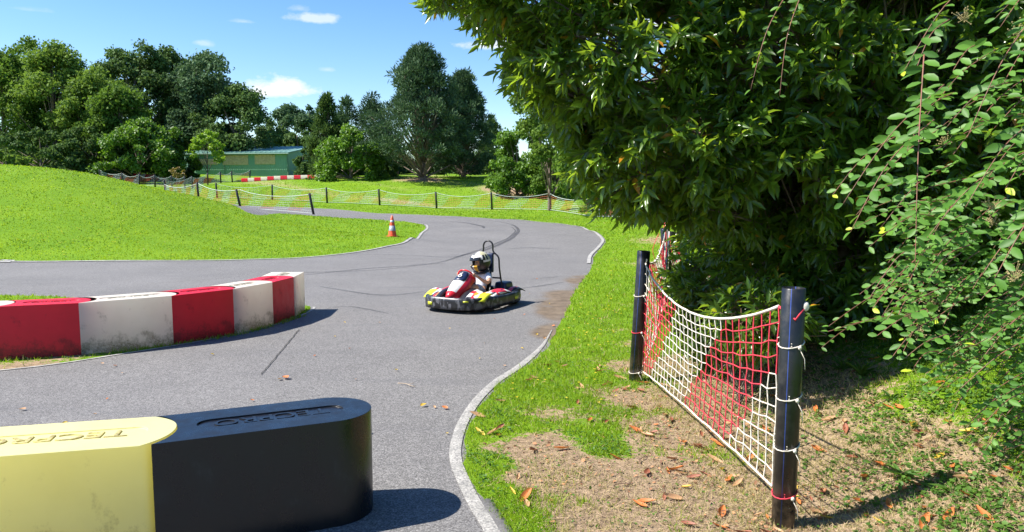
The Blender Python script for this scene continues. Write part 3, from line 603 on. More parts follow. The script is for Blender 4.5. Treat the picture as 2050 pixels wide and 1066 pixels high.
# ------------------------------------------------------------------ crash barrier blocks
def block(name, label, p0, p1, w, h, mt, letters=True, cap='bulge', hollow=True, group=None, flip=True, b=.17, simple=False):
    p0 = np.array(p0); p1 = np.array(p1); d = p1 - p0; Lg = float(np.linalg.norm(d)); ang = math.atan2(d[1], d[0]); z = float(T(np.array([p0[0]]), np.array([p0[1]]))[0])
    root = thing(name, label, 'barrier block', (p0[0], p0[1], z), ang, group)
    hw_ = w / 2; out_ = []
    if cap == 'round':
        R_ = hw_; out_ += [(Lg - R_ + R_ * math.cos(t), R_ * math.sin(t)) for t in np.linspace(-math.pi / 2, math.pi / 2, 29)]
    elif cap == 'bulge':
        a0 = math.atan2(hw_, (hw_ ** 2 - b * b) / (2 * b)); Rr = hw_ / math.sin(a0)
        out_ += [(Lg - Rr * math.cos(a0) + Rr * math.cos(t), Rr * math.sin(t)) for t in np.linspace(-a0, a0, 19)]
    else: out_ += [(Lg, -hw_), (Lg, hw_)]
    if hollow:
        bb = b; a0 = math.atan2(hw_, (hw_ ** 2 - bb * bb) / (2 * bb)); Rr = hw_ / math.sin(a0)
        out_ += [(-Rr * math.cos(a0) + Rr * math.cos(t) + .006, Rr * math.sin(t)) for t in np.linspace(a0, -a0, 19)]
    else: out_ += [(0, hw_), (0, -hw_)]
    lo, hi = (b if hollow else 0) + .10, Lg - (.16 if cap == 'round' else .02)
    if simple:
        mb = MB(); mb.prism(out_, 0, h); bevel(mb.build('body', mt, root), .02)
        return root
    hr_ = .075; inner = [(hi - hr_ + hr_ * math.cos(t), hr_ * math.sin(t)) for t in np.linspace(-math.pi / 2, math.pi / 2, 11)] + [(lo + hr_ + hr_ * math.cos(t), hr_ * math.sin(t)) for t in np.linspace(math.pi / 2, 1.5 * math.pi, 11)]
    n0, n1 = len(out_), len(inner)
    tris = geometry.tessellate_polygon([[Vector((x, y, 0)) for x, y in out_], [Vector((x, y, 0)) for x, y in inner]])
    V = [(x, y, h) for x, y in out_] + [(x, y, h) for x, y in inner] + [(x, y, h - .009) for x, y in inner] + [(x, y, 0) for x, y in out_]
    F = []
    for t in tris:
        a, b_, c = [np.array(V[k][:2]) for k in t]; cr = (b_[0] - a[0]) * (c[1] - a[1]) - (b_[1] - a[1]) * (c[0] - a[0])
        if abs(cr) < 1e-9: continue
        F.append(tuple(t) if cr > 0 else tuple(t)[::-1])
    F += [(n0 + k, n0 + (k + 1) % n1, n0 + n1 + (k + 1) % n1, n0 + n1 + k) for k in range(n1)]
    F.append(tuple(n0 + n1 + k for k in range(n1)))
    m0 = n0 + 2 * n1; F += [(m0 + k, m0 + (k + 1) % n0, (k + 1) % n0, k) for k in range(n0)]; F.append(tuple(m0 + k for k in range(n0))[::-1])
    mb = MB(); mb.add(V, F); o = mb.build('body', mt, root); o.data.polygons.foreach_set('use_smooth', [abs(p.normal.z) < .5 for p in o.data.polygons])
    bv = bevel(o, .016, 4, 50)
    o.modifiers['bevel'].harden_normals = True
    if letters:
        me = text_mesh('TECPRO', .145, .0035, (hi - lo - .12) / .58); me.materials.append(mt)
        t_ = bpy.data.objects.new('lettering', me); COL.objects.link(t_); t_.parent = root; t_.location = ((lo + hi) / 2, 0, h - .0065); t_.rotation_euler = (0, 0, math.pi if flip else 0)
    return root
# the near pair: the black block takes the rounded end of the yellow one
block('barrier_block', 'black plastic barrier block with a rounded free end in the foreground', (-1.905, 3.80), (-.84, 4.275), .50, .60, M['pl_black'], cap='round', b=.12)
block('barrier_block', 'yellow plastic barrier block joined to the black one', (-3.0, 3.53), (-1.905, 3.80), .50, .60, M['pl_yellow'], cap='bulge', b=.12)
fr = [(-6.62, 7.80), (-5.72, 8.01), (-4.92, 8.29), (-4.13, 8.87), (-3.62, 9.50), (-3.34, 10.22), (-3.23, 10.86), (-3.27, 11.56)]
labs = ['red barrier block cut off by the left edge of the photo', 'red barrier block nearest the left edge of the photo', 'cream white barrier block, the widest one with a green scuff in its middle', 'bright red barrier block in the middle of the curved row',
        'white barrier block between the middle and the last red blocks', 'narrow red barrier block next to the end of the curved row', 'dirty white barrier block ending the curved row']
cols = ['pl_white', 'pl_red', 'pl_white', 'pl_red', 'pl_white', 'pl_red', 'pl_white']
for k in range(7):
    a, b2 = np.array(fr[k]), np.array(fr[k + 1]); d = (b2 - a) / np.linalg.norm(b2 - a); nn = np.array([-d[1], d[0]]) * .25
    lab = labs[k] if k else 'white barrier block at the hidden left end of the curved row'
    block('barrier_block', lab, a + nn, b2 + nn, .50, .60, M[cols[k]], cap='flat' if k == 6 else 'bulge', group='red and white barrier blocks along the curve', hollow=True, b=.15)

# far red and white barriers in front of the shed
def far_row(pa, pb, Ya, Yb, n_, h, grp, labf, first):
    A = P(*pa, Ya); B = P(*pb, Yb)
    for k in range(n_):
        f0, f1 = k / n_, (k + 1) / n_; a = (A[0] + (B[0] - A[0]) * f0, A[1] + (B[1] - A[1]) * f0); b2 = (A[0] + (B[0] - A[0]) * f1, A[1] + (B[1] - A[1]) * f1)
        block('barrier_block', labf(k, (k + first) % 2), a, b2, .5, h, M['pl_red'] if (k + first) % 2 else M['pl_white'], cap='flat', hollow=False, group=grp, simple=True)
ordn = ['first', 'second', 'third', 'fourth', 'fifth', 'sixth', 'seventh', 'eighth', 'ninth', 'tenth', 'eleventh', 'twelfth', 'thirteenth']
far_row((486, 357), (646, 357.5), 77, 74, 12, .40, 'far barrier blocks before the shed', lambda k, c: '%s far barrier block before the shed, %s from the left' % ('red' if c else 'white', ordn[k]), 1)
far_row((222, 355), (362, 354), 79, 80, 8, .6, 'far barrier blocks behind the mound', lambda k, c: '%s far barrier block behind the mound, %s from the left' % ('red' if c else 'white', ordn[k]), 1)

# ------------------------------------------------------------------ net fences
m, n, l, p = mat_base('black_pipe'); tcn = n.new('ShaderNodeTexCoord'); sx = n.new('ShaderNodeSeparateXYZ'); l.new(tcn.outputs['Object'], sx.inputs[0])
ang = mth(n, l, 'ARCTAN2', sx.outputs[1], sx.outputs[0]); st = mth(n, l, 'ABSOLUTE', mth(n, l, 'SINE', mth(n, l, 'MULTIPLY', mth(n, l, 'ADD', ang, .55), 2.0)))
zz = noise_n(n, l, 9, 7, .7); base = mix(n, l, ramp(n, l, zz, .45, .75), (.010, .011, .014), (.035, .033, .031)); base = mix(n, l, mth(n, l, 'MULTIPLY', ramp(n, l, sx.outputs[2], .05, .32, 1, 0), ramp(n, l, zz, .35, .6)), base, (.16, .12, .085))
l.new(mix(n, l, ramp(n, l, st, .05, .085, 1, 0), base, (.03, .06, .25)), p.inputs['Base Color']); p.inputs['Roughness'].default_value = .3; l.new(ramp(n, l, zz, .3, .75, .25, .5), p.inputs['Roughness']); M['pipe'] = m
M['rope_white'] = plain('white_rope', (.66, .61, .53), .85, (.44, .39, .31), 40)
M['rope_red'] = plain('red_rope', (.62, .035, .06), .8, (.42, .03, .05), 30)
M['far_post'] = plain('far_black_post', (.013, .013, .014), .5)
def pipe(h, r, mt, root, loc, lean=(0, 0), k=24):
    mb = MB(); mb.lathe([(r * .8, -.15), (r, -.15), (r, h - .004), (r - .004, h), (r - .012, h), (r - .012, h - .25), (0, h - .25)], k=k); o = mb.build('post', mt, root, True)
    o.location = loc; o.rotation_euler = (lean[1], lean[0], 0)
    return o
def net_panel(mb, A, B, zt, zb, cell, r, sag, lift, bow, ph=0.0, wob=.012, k=4, rope=.011, period=2.0, q0=1.1, seedw=0):
    """A,B ground ends (x,y,z); zt/zb heights of top and bottom at both ends; strings as tubes; slot 0 white, 1 red"""
    A = np.array(A, float); B = np.array(B, float); D = B - A; Lh = np.hypot(D[0], D[1]); nn = np.array([-D[1], D[0], 0]) / Lh
    nu = max(3, int(round(Lh / cell))); nv = max(3, int(round((max(zt) - min(zb)) / cell))); U = np.linspace(0, 1, nu + 1)
    sagf = 4 * U * (1 - U); top = zt[0] + (zt[1] - zt[0]) * U - sag * sagf; bot = zb[0] + (zb[1] - zb[0]) * U + lift * sagf
    rs = np.random.default_rng(11 + seedw)
    G = np.zeros((nu + 1, nv + 1, 3))
    for j in range(nv + 1):
        v = j / nv; z = bot + (top - bot) * v; sh = (rs.random(nu + 1) - .5) * wob * 2
        Uj = U ** 1.12; pts = A[None] + D[None] * Uj[:, None]; pts[:, 2] += z + sh * (0 < v < 1)
        pts += nn[None] * (bow * sagf * math.sin(v * math.pi * .9 + .3) + (rs.random(nu + 1) - .5) * wob)[:, None]
        pts[1:-1, :2] += (rs.random((nu - 1, 1)) - .5) * wob * 1.2 * D[None, :2] / Lh
        G[:, j] = pts
    Sd = U ** 1.12 * Lh
    def red(s, z): return ((s - z * 1.1 - q0 + ph) % period) < period * .5
    def run(line, ss, rad):
        mid = [(red((ss[i] + ss[i + 1]) / 2, (line[i, 2] + line[i + 1, 2]) / 2 - A[2])) for i in range(len(line) - 1)]
        i = 0
        while i < len(mid):
            j = i
            while j + 1 < len(mid) and mid[j + 1] == mid[i]: j += 1
            mb.tube(line[i:j + 2], rad, k, m=1 if mid[i] else 0, caps=False); i = j + 1
    for j in range(1, nv): run(G[:, j], Sd, r)
    for i in range(nu + 1): run(G[i], np.full(nv + 1, Sd[i]), r)
    mb.tube(G[:, nv], rope, max(k, 5), m=0); mb.tube(G[:, 0], rope * .8, max(k, 5), m=0)
    return G
# near fence
fence = thing('net_fence', 'red and white rope net slung between black pipe posts beside the laurel', 'net fence', (1.515, 3.97, 0))
def loc_(p): return (p[0] - 1.515, p[1] - 3.97, p[2])
p1 = np.array([1.515, 3.97, 0]); p2 = np.array([1.215, 7.15, 0]); p3 = np.array([2.15, 10.5, .05]); p4 = np.array([3.3, 14.5, .15])
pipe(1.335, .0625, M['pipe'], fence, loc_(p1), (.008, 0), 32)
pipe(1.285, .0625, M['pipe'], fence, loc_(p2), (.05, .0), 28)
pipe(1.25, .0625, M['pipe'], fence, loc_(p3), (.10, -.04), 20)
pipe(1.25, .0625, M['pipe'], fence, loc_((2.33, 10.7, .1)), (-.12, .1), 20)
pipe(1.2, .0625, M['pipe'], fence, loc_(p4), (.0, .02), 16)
mb = MB(); o1 = np.array(loc_(p1)); o2 = np.array(loc_(p2)); o3 = np.array(loc_(p3)); o4 = np.array(loc_(p4))
G = net_panel(mb, o2 + [.07, -.05, 0], o1 + [-.045, .055, 0], (1.17, 1.225), (.10, .20), .105, .0043, .27, .01, .03, wob=.010, rope=.0095)
for i_ in range(2, len(G) - 1):
    for j_ in range(1, G.shape[1] - 1): mb.ell(G[i_, j_], (.0068,) * 3, 6, 4, m=int(((((i_ / len(G)) ** 1.0 * 3.2) - G[i_, j_, 2] * 1.1 - 1.1) % 2.0) < 1.0))
for p_, x_ in (((o1 + [0, 0, 0]), 1), (o2, 0)):
    for z_, col in (((.19, 1), (.46, 0), (.74, 0), (1.03, 0)) if x_ else ((.10, 0), (.50, 1), (.86, 0))):
        t_ = np.linspace(0, 2 * math.pi, 15); lean = .05 * z_ if not x_ else .008 * z_
        mb.tube(np.stack([p_[0] + lean + .067 * np.cos(t_), p_[1] + .067 * np.sin(t_), p_[2] + z_ + .02 * np.sin(t_ * 1 + 1)], 1), .004, 5, m=col, closed=False)
        e = G[-1 if x_ else 0]; k = int(np.argmin(abs(e[:, 2] - z_)))
        for s_ in (.035, -.03):
            mb.tube([e[k] + [0, 0, s_ * .5], (e[k] + p_ + [0, 0, z_]) / 2 * [1, 1, 0] + [0, 0, z_ + s_], [p_[0] + lean + (-.02 if x_ else .05), p_[1] - .062, p_[2] + z_ + s_ * .2]], .0035, 5, m=col)
        mb.ell((p_[0] + lean + .02, p_[1] - .072, p_[2] + z_ - .012), (.011, .009, .012), 8, 6, m=0); mb.tube([(p_[0] + lean + .02, p_[1] - .073, p_[2] + z_ - .02), (p_[0] + lean + .045, p_[1] - .078, p_[2] + z_ - .07), (p_[0] + lean + .05, p_[1] - .076, p_[2] + z_ - .13)], .0022, 4, m=0)
mb.tube([G[-1, -1], o1 + [-.0, -.068, 1.17], o1 + [.055, -.05, 1.235]], .007, 6, m=1); mb.ell(o1 + [.06, -.052, 1.24], (.018, .012, .026), 10, 8, m=0)
mb.tube([G[0, -1], o2 + [.085, -.06, 1.20], o2 + [.06, -.03, 1.235]], .009, 6, m=0)
net_panel(mb, o3, o2 + [.07, .06, 0], (1.1, 1.2), (.1, .1), .105, .004, .16, .03, .12, .3, wob=.03, rope=.0095, seedw=1)
net_panel(mb, o4, o3, (1.1, 1.1), (.1, .1), .11, .005, .2, .03, .1, .9, wob=.05, rope=.012, seedw=2)
for k in range(16):   # loose bundle tied round the third post
    a = o3 + [random.uniform(-.12, .2), random.uniform(-.15, .15), random.uniform(.9, 1.4)]; b = a + [random.uniform(-.12, .12), random.uniform(-.1, .1), -random.uniform(.3, .7)]
    mb.tube(catmull([a, (a + b) / 2 + rdir(1)[0] * .08, b], 4), .006, 4, m=int(random.random() < .65))
nt_ = mb.build('net', [M['rope_white'], M['rope_red']], fence, True)

LEAN = {476: -.16, 482: -.20, 628: -.17, 332: -.12}
def far_fence(label, posts, hgt, cell, r, group, dark=True, ztop=.96, prw=.072, sag=.28, ph0=0, seed=0, zlow=.08, rope=.016):
    W_ = [np.array(P(*p)) for p in posts]
    for w in W_: w[2] = float(T(np.array([w[0]]), np.array([w[1]]))[0])
    root = thing('net_fence', label, 'net fence', tuple(W_[0]), 0, group); mb = MB()
    for i, w in enumerate(W_):
        q = w - W_[0]; ln = random.uniform(-.05, .05)
        if i < len(W_) and posts[i][1] > 0: pipe(hgt, prw, M['far_post'], root, tuple(q), (LEAN.get(posts[i][0], ln), random.uniform(-.04, .04)), 10)
        if i: net_panel(mb, W_[i - 1] - W_[0], q, (hgt * ztop, hgt * ztop), (zlow, zlow), cell, r, sag, .02, .1, ph0 + i * .7, .02, 3, rope, period=2.6, seedw=seed + i)
    mb.build('net', [M['net_pale'], M['net_orange']], root, True)
M['net_pale'] = plain('pale_net', (.50, .55, .50), .8, (.40, .47, .46), 3)
M['net_orange'] = plain('orange_net', (.60, .17, .08), .8, (.52, .26, .13), 3)
far_fence('long sagging net fence on black posts along the outside of the far bend', [(435, 398, 62), (545, 400, 62), (655, 408, 60), (760, 411, 58), (874, 418, 56), (985, 420, 54), (1100, 423, 52), (1187, 436, 46.5), (1250, 440, 43)], 1.27, .16, .0075, 'sagging net fences in the distance', seed=3)
far_fence('net fence with leaning black posts on the right slope of the mound', [(330, 380, 60), (398, 402, 52), (482, 420, 47), (628, 431, 43.5)], 1.28, .16, .0065, 'sagging net fences in the distance', seed=20)
far_fence('low net fence on short posts in front of the far-left barrier blocks', [(200, 352, 73), (245, 358, 71), (279, 360, 70), (310, 362, 70), (344, 364, 70), (370, 366, 70)], 1.15, .16, .0085, 'sagging net fences in the distance', seed=40)
far_fence('net fence climbing from the mound toward the shed', [(332, 376, 66), (385, 371, 70), (416, 368, 74), (442, 362, 76), (465, 360, 77), (500, 357.5, 78.5)], 1.15, .16, .0085, 'sagging net fences in the distance', seed=50)

# ------------------------------------------------------------------ traffic cone
def cone():
    g = at(785.5, 474); root = thing('traffic_cone', 'orange traffic cone with grey reflective bands on the edge of the mound', 'traffic cone', tuple(g - np.array([0, 0, .01])), .3)
    org = plain('cone_orange', (.80, .10, .025), .5, (.6, .08, .02), 5); gry = plain('cone_band', (.26, .28, .31), .35, (.25, .27, .3), 8)
    mb = MB(); mb.lathe([(.155, .03), (.15, .05), (.125, .22), (.06, .62), (.03, .75), (.018, .755), (.0, .755)], k=20); mb.build('cone_body', org, root, True)
    mb = MB(); mb.lathe([(.128, .22), (.097, .40), (.095, .40)], k=20); mb.lathe([(.0795, .52), (.066, .60), (.064, .60)], k=20); mb.build('reflective_band', gry, root, True)
    mb = MB(); mb.prism([(-.2, -.14), (-.14, -.2), (.14, -.2), (.2, -.14), (.2, .14), (.14, .2), (-.14, .2), (-.2, .14)], 0, .035); mb.build('base', plain('cone_base', (.5, .07, .02), .7), root)
cone()

# ------------------------------------------------------------------ racing kart and its driver
C_ = {k: plain('kart_' + k, v, r) for k, v, r in (('black', (.014, .014, .016), .38), ('red', (.62, .02, .035), .3), ('white', (.72, .70, .68), .3), ('yellow', (.62, .66, .03), .35), ('gold', (.75, .42, .02), .35), ('navy', (.012, .022, .065), .35), ('steel', (.35, .35, .36), .35),
      ('skin', (.50, .27, .17), .55), ('shirt', (.62, .64, .70), .85), ('shorts', (.38, .42, .52), .85), ('blue', (.03, .07, .28), .8), ('tyre', (.018, .018, .018), .8), ('glass', (.02, .022, .026), .1), ('hair', (.05, .03, .02), .8))}
def grid_shell(name, G, mats, mi, parent, th=.012, smooth=True):
    G = np.asarray(G, float); a, b = G.shape[:2]; i = np.arange(a - 1)[:, None]; j = np.arange(b - 1)[None]
    F = np.stack([i * b + j, i * b + j + 1, (i + 1) * b + j + 1, (i + 1) * b + j], -1).reshape(-1, 4)
    M_ = np.array([mi(x, y) for x in range(a - 1) for y in range(b - 1)])
    o = mesh_obj(name, G.reshape(-1, 3), F.ravel(), np.full(len(F), 4), mats, parent, smooth, M_)
    s = o.modifiers.new('solid', 'SOLIDIFY'); s.thickness = th; s.offset = 0
    return o
def skinned(verts, edges, radii, root):
    me = bpy.data.meshes.new('sk'); me.from_pydata([tuple(v) for v in verts], edges, []); o = bpy.data.objects.new('sk', me); COL.objects.link(o)
    o.modifiers.new('s', 'SKIN'); sv = me.skin_vertices[0].data
    for i, r in enumerate(radii): sv[i].radius = (r, r) if np.isscalar(r) else r; sv[i].use_root = (i == root)
    o.modifiers['s'].use_smooth_shade = True; ss = o.modifiers.new('ss', 'SUBSURF'); ss.levels = 2
    bpy.context.view_layer.update(); ev = bpy.data.meshes.new_from_object(o.evaluated_get(bpy.context.evaluated_depsgraph_get()))
    bpy.data.objects.remove(o)
    V = np.array([v.co[:] for v in ev.vertices]); F = [tuple(p.vertices) for p in ev.polygons]; bpy.data.meshes.remove(ev)
    return V, F
def graphics(name, cols, scale):
    m, n, l, p = mat_base(name); t = n.new('ShaderNodeTexCoord'); mp = n.new('ShaderNodeMapping'); mp.inputs['Scale'].default_value = (1, 2.2, 1); mp.inputs['Rotation'].default_value = (0, 0, .6); l.new(t.outputs['Object'], mp.inputs[0])
    v = n.new('ShaderNodeTexVoronoi'); v.inputs['Scale'].default_value = scale; l.new(mp.outputs[0], v.inputs['Vector']); sp = n.new('ShaderNodeSeparateColor'); l.new(v.outputs['Color'], sp.inputs[0]); c = cols[0]
    for i, k in enumerate(cols[1:]): c = mix(n, l, mth(n, l, 'GREATER_THAN', sp.outputs[0], (i + 1) / len(cols)), c, k)
    l.new(c, p.inputs['Base Color']); p.inputs['Roughness'].default_value = .35; return m
C_['mixed'] = graphics('kart_printed_graphics', [(.62, .02, .035), (.68, .66, .64), (.02, .02, .025), (.62, .02, .035), (.72, .70, .66), (.70, .30, .03)], 7)
C_['mixed_dark'] = graphics('kart_printed_dark', [(.014, .014, .016), (.05, .05, .055), (.014, .014, .016), (.10, .10, .11), (.02, .02, .02)], 14)
def kart():
    g = at(950, 613); rz = R(-119); root = thing('racing_kart', 'red and white racing kart numbered 6 with black bumpers all round', 'kart', (g[0], g[1], g[2] + .004), rz)
    def outline(off=0, n=72):
        o = []
        for t in np.linspace(0, 2 * math.pi, n, endpoint=False):
            c, s = math.cos(t), math.sin(t); x = math.copysign(abs(c) ** .62, c); y = math.copysign(abs(s) ** .50, s)
            ax = .87 if x > 0 else .80; o.append((x * (ax - off), y * (.60 - off) * (1 - .10 * max(x, 0) ** 2)))
        return np.array(o)
    O, I = outline(), outline(.075); n = len(O)
    prof = [(1, .055), (0, .06), (-.06, .11), (-.06, .17), (0, .215), (.35, .228), (1, .21)]   # blend towards the inner line, height
    V = []
    for f, z in prof:
        P_ = O * (1 - f) + I * f; V += [(x, y, z + (.02 * max(x, 0) if z > .15 else 0)) for x, y in P_]
    k = len(prof); F = [(a * n + b, a * n + (b + 1) % n, ((a + 1) % k) * n + (b + 1) % n, ((a + 1) % k) * n + b) for a in range(k) for b in range(n)]
    mb = MB(); mb.add(V, F); bm_ = mb.build('bumper', C_['mixed_dark'], root, True)
    def patch(t0, t1, z0, z1, mt):
        T_ = [i % n for i in range(2 * n) if t0 <= i / n * 360 <= t1]; G = [[(O[i][0] * 1.012 + (0), O[i][1] * 1.012, z) for i in T_] for z in (z0, (z0 + z1) / 2, z1)]
        grid_shell('sticker', np.array(G), mt, lambda a, b: 0, bm_, .004)
    for a, b, z0, z1 in ((338, 351, .11, .16), (100, 114, .11, .16), (119, 126, .11, .16), (20, 30, .18, .205)): patch(a, b, z0, z1, C_['yellow'])
    mb = MB(); mb.prism([(-.72, -.36), (.55, -.36), (.74, -.2), (.74, .2), (.55, .36), (-.72, .36)], .06, .085); mb.build('floor_tray', C_['steel'], root)
    for s in (-1, 1):
        mb = MB(); mb.tube(catmull([(-.70, s * .30, .11), (-.2, s * .32, .11), (.3, s * .26, .11), (.70, s * .18, .12)], 5), .016, 8); mb.build('chassis_rail', C_['steel'], root, True)
    mb = MB(); mb.tube([(-.5, -.46, .135), (-.5, .46, .135)], .017, 10); mb.build('rear_axle', C_['steel'], root, True)
    for x, y, r, w in ((.50, .43, .120, .10), (.50, -.43, .120, .10), (-.50, .44, .135, .15), (-.50, -.44, .135, .15)):
        wm = rotm('X', 90); mb = MB(); mb.lathe([(r * .56, -w / 2), (r * .9, -w / 2), (r, -w * .36), (r, w * .36), (r * .9, w / 2), (r * .56, w / 2), (r * .5, 0), (r * .56, -w / 2)], (x, y, r + .003), 24, wm); wh = mb.build('wheel', C_['tyre'], root, True)
        mb = MB(); mb.lathe([(0, -w * .3), (r * .2, -w * .32), (r * .55, -w * .40), (r * .55, w * .40), (r * .2, w * .32), (0, w * .3)], (x, y, r + .003), 16, wm); mb.build('rim', C_['steel'], wh, True)
    # front wings (inner white, red and yellow bands)
    for s in (-1, 1):
        G = []
        for u in np.linspace(0, 1, 9):
            x = .84 - .50 * u - .06 * (1 - u); row = []
            for v in np.linspace(0, 1, 9):
                y = s * (.17 + .40 * v); xx = x - .16 * v * v * (1 - u); z = .225 + .10 * math.sin(min(u * 1.4, 1) * math.pi / 2) * (1 - .45 * v) - .05 * (1 - u) + .015 * math.sin(v * 9)
                row.append((xx, y, z))
            G.append(row)
        if s < 0: G = [r_[::-1] for r_ in G]
        f = (lambda a, b, s=s: (lambda v: 0 if v < 2 else 1 if v < 5 else (2 if a < 6 else 1))(b if s > 0 else 7 - b)); grid_shell('front_wing', G, [C_['black'], C_['mixed'], C_['yellow']], f, root)
    # steering fairing with the number plate
    G = []
    for u in np.linspace(0, 1, 12):
        x = .80 - .50 * u; zc = .235 + .37 * u ** .80; w = .095 + .085 * math.sin(u * math.pi * .85); row = []
        for v in np.linspace(-1, 1, 11): row.append((x - .10 * v * v + .0, v * w, zc - .11 * abs(v) ** 2.6 - .02 * u))
        G.append(row)
    grid_shell('steering_fairing', G, [C_['white'], C_['red']], lambda a, b: 1 if (b in (0, 1, 8, 9) or a < 2) else 0, root)
    def fp(u, v, lift=.012):
        x = .80 - .50 * u; zc = .235 + .37 * u ** .80; w = .095 + .085 * math.sin(u * math.pi * .85); return np.array((x - .10 * v * v + lift * .55, v * w, zc - .11 * abs(v) ** 2.6 - .02 * u + lift * .8))
    pl = []
    for u in np.linspace(.60, .97, 6): pl.append([fp(u, v * (1 if .62 < u < .95 else .8)) for v in np.linspace(-.62, .62, 7)])
    plo = grid_shell('number_plate', pl, C_['navy'], lambda a, b: 0, root, .005)
    me = text_mesh('6', .17, .003); me.materials.append(C_['white']); t = bpy.data.objects.new('number', me); COL.objects.link(t); t.parent = plo
    c = fp(.79, 0, .022); up = fp(.95, 0) - fp(.62, 0); up /= np.linalg.norm(up); rt = np.array([0, 1.0, 0]); nn = np.cross(rt, up)
    t.matrix_local = Matrix(((rt[0], up[0], nn[0], c[0]), (rt[1], up[1], nn[1], c[1]), (rt[2], up[2], nn[2], c[2]), (0, 0, 0, 1)))
    # side pods
    for s in (-1, 1):
        for nm, x0, x1, mats in (('side_pod', -.34, .34, [C_['mixed'], C_['red']]), ('rear_pod', -.74, -.36, [C_['black'], C_['red']])):
            G = []
            for u in np.linspace(0, 1, 10):
                x = x1 + (x0 - x1) * u; row = []
                for v in np.linspace(0, 1, 7):
                    h = math.sin(min(max(u, .04), .96) * math.pi) ** .35; row.append((x, s * (.33 + .22 * v), .15 + (.15 * h) * math.sin((.18 + .7 * v) * math.pi) ** .5 * (1 if nm == 'side_pod' else .85)))
                G.append(row)
            if s < 0: G = [r_[::-1] for r_ in G]
            f = (lambda a, b, s=s: 1 if (2 <= (b if s > 0 else 5 - b) <= 3) else 0); grid_shell(nm, G, mats, f, root)
    # seat
    G = []
    for x, z, nx, nz, hw in ((.16, .16, .1, 1, .15), (.02, .11, .05, 1, .18), (-.14, .105, .2, .95, .19), (-.25, .14, .6, .8, .19), (-.33, .28, .95, .3, .185), (-.38, .44, 1, .15, .17), (-.41, .58, 1, .1, .13)):
        row = []
        for v in np.linspace(-1, 1, 9): q = abs(v) ** 3 * .13; row.append((x + nx * q, v * hw, z + nz * q))
        G.append(row)
    grid_shell('seat', G, C_['black'], lambda a, b: 0, root, .02)
    mb = MB(); hp = [(-.46, .30, .12), (-.46, .24, .40), (-.44, .215, .66), (-.44, .20, .84), (-.44, .12, .92), (-.44, .092, .97), (-.44, .088, 1.06), (-.44, .06, 1.115), (-.44, 0, 1.14)]
    hp = [(x, y, z * .91) for x, y, z in hp]; hp = hp + [(x, -y, z) for x, y, z in hp[-2::-1]]; mb.tube(catmull(hp, 4), .0145, 8); mb.tube([(-.44, -.15, .825), (-.44, .15, .825)], .013, 8); mb.tube([(-.45, -.24, .42), (-.45, .24, .42)], .013, 8); mb.build('roll_hoop', C_['black'], root, True)
    mb = MB(); mb.box((-.425, 0, .67), (.05, .22, .32)); bevel(mb.build('headrest', C_['navy'], root), .02, 3)
    for s in (-1, 1):
        mb = MB(); mb.box((-.58, s * .22, .25), (.30, .26, .20), taper=.8); e = bevel(mb.build('engine_cover', C_['navy'], root), .03, 3)
    mb = MB(); mb.box((-.73, 0, .19), (.10, .5, .10)); bevel(mb.build('rear_box', C_['black'], root), .02, 2)
    wt = rotm('Y', -52); sc = np.array((.23, 0, .50)); t = np.linspace(0, 2 * math.pi, 28, endpoint=False); ring = np.stack([.145 * np.cos(t), .145 * np.sin(t), 0 * t], 1) @ wt.T + sc
    mb = MB(); mb.tube(ring, .014, 8, closed=True)
    for a in (90, 210, 330): mb.tube([sc, sc + wt @ np.array([.14 * math.cos(R(a)), .14 * math.sin(R(a)), 0])], .009, 6)
    sw = mb.build('steering_wheel', C_['red'], root, True); mb = MB(); mb.tube([sc, (.50, 0, .16)], .012, 8); mb.build('steering_column', C_['steel'], sw, True)
    # ---- the driver
    d = thing('person', 'young kart driver in a white shirt, shorts and a white, yellow and black helmet', 'person', (g[0], g[1], g[2] + .004), rz)
    v = [(-.18, 0, .21), (-.22, 0, .33), (-.25, 0, .45), (-.25, 0, .54), (-.24, 0, .62), (-.235, 0, .70)]; e = [(0, 1), (1, 2), (2, 3), (3, 4), (4, 5)]; r = [(.10, .085), (.085, .075), (.10, .08), (.07, .06), .042, .06]
    hands = []
    for s in (-1, 1):
        b = len(v); hd = sc + wt @ np.array([.02, s * .145, 0]) + np.array([-.015, 0, .012]); wr = hd + np.array([-.06, s * .01, -.02])
        v += [(-.22, s * .12, .50), (-.14, s * .20, .42), (-.04, s * .225, .385), (.06, s * .195, .43), tuple(wr), tuple(hd)]; r += [.048, .038, .031, .028, .020, (.026, .014)]; e += [(3, b), (b, b + 1), (b + 1, b + 2), (b + 2, b + 3), (b + 3, b + 4), (b + 4, b + 5)]; hands.append((hd, s))
        b = len(v); v += [(-.10, s * .09, .20), (.10, s * .13, .29), (.28, s * .15, .36), (.42, s * .14, .26), (.55, s * .13, .155), (.60, s * .13, .13), (.70, s * .14, .20)]; r += [.075, .062, .046, .044, .028, .032, .024]; e += [(0, b)] + [(b + i, b + i + 1) for i in range(6)]
    v = [(x, y, z) if i > 5 else (x + (.03 if z > .5 else 0), y, z * .92) for i, (x, y, z) in enumerate(v)]; v[5] = (-.20, 0, .63)
    V, F = skinned(v, e, r, 0); mb = MB(); mb.add(V, F)
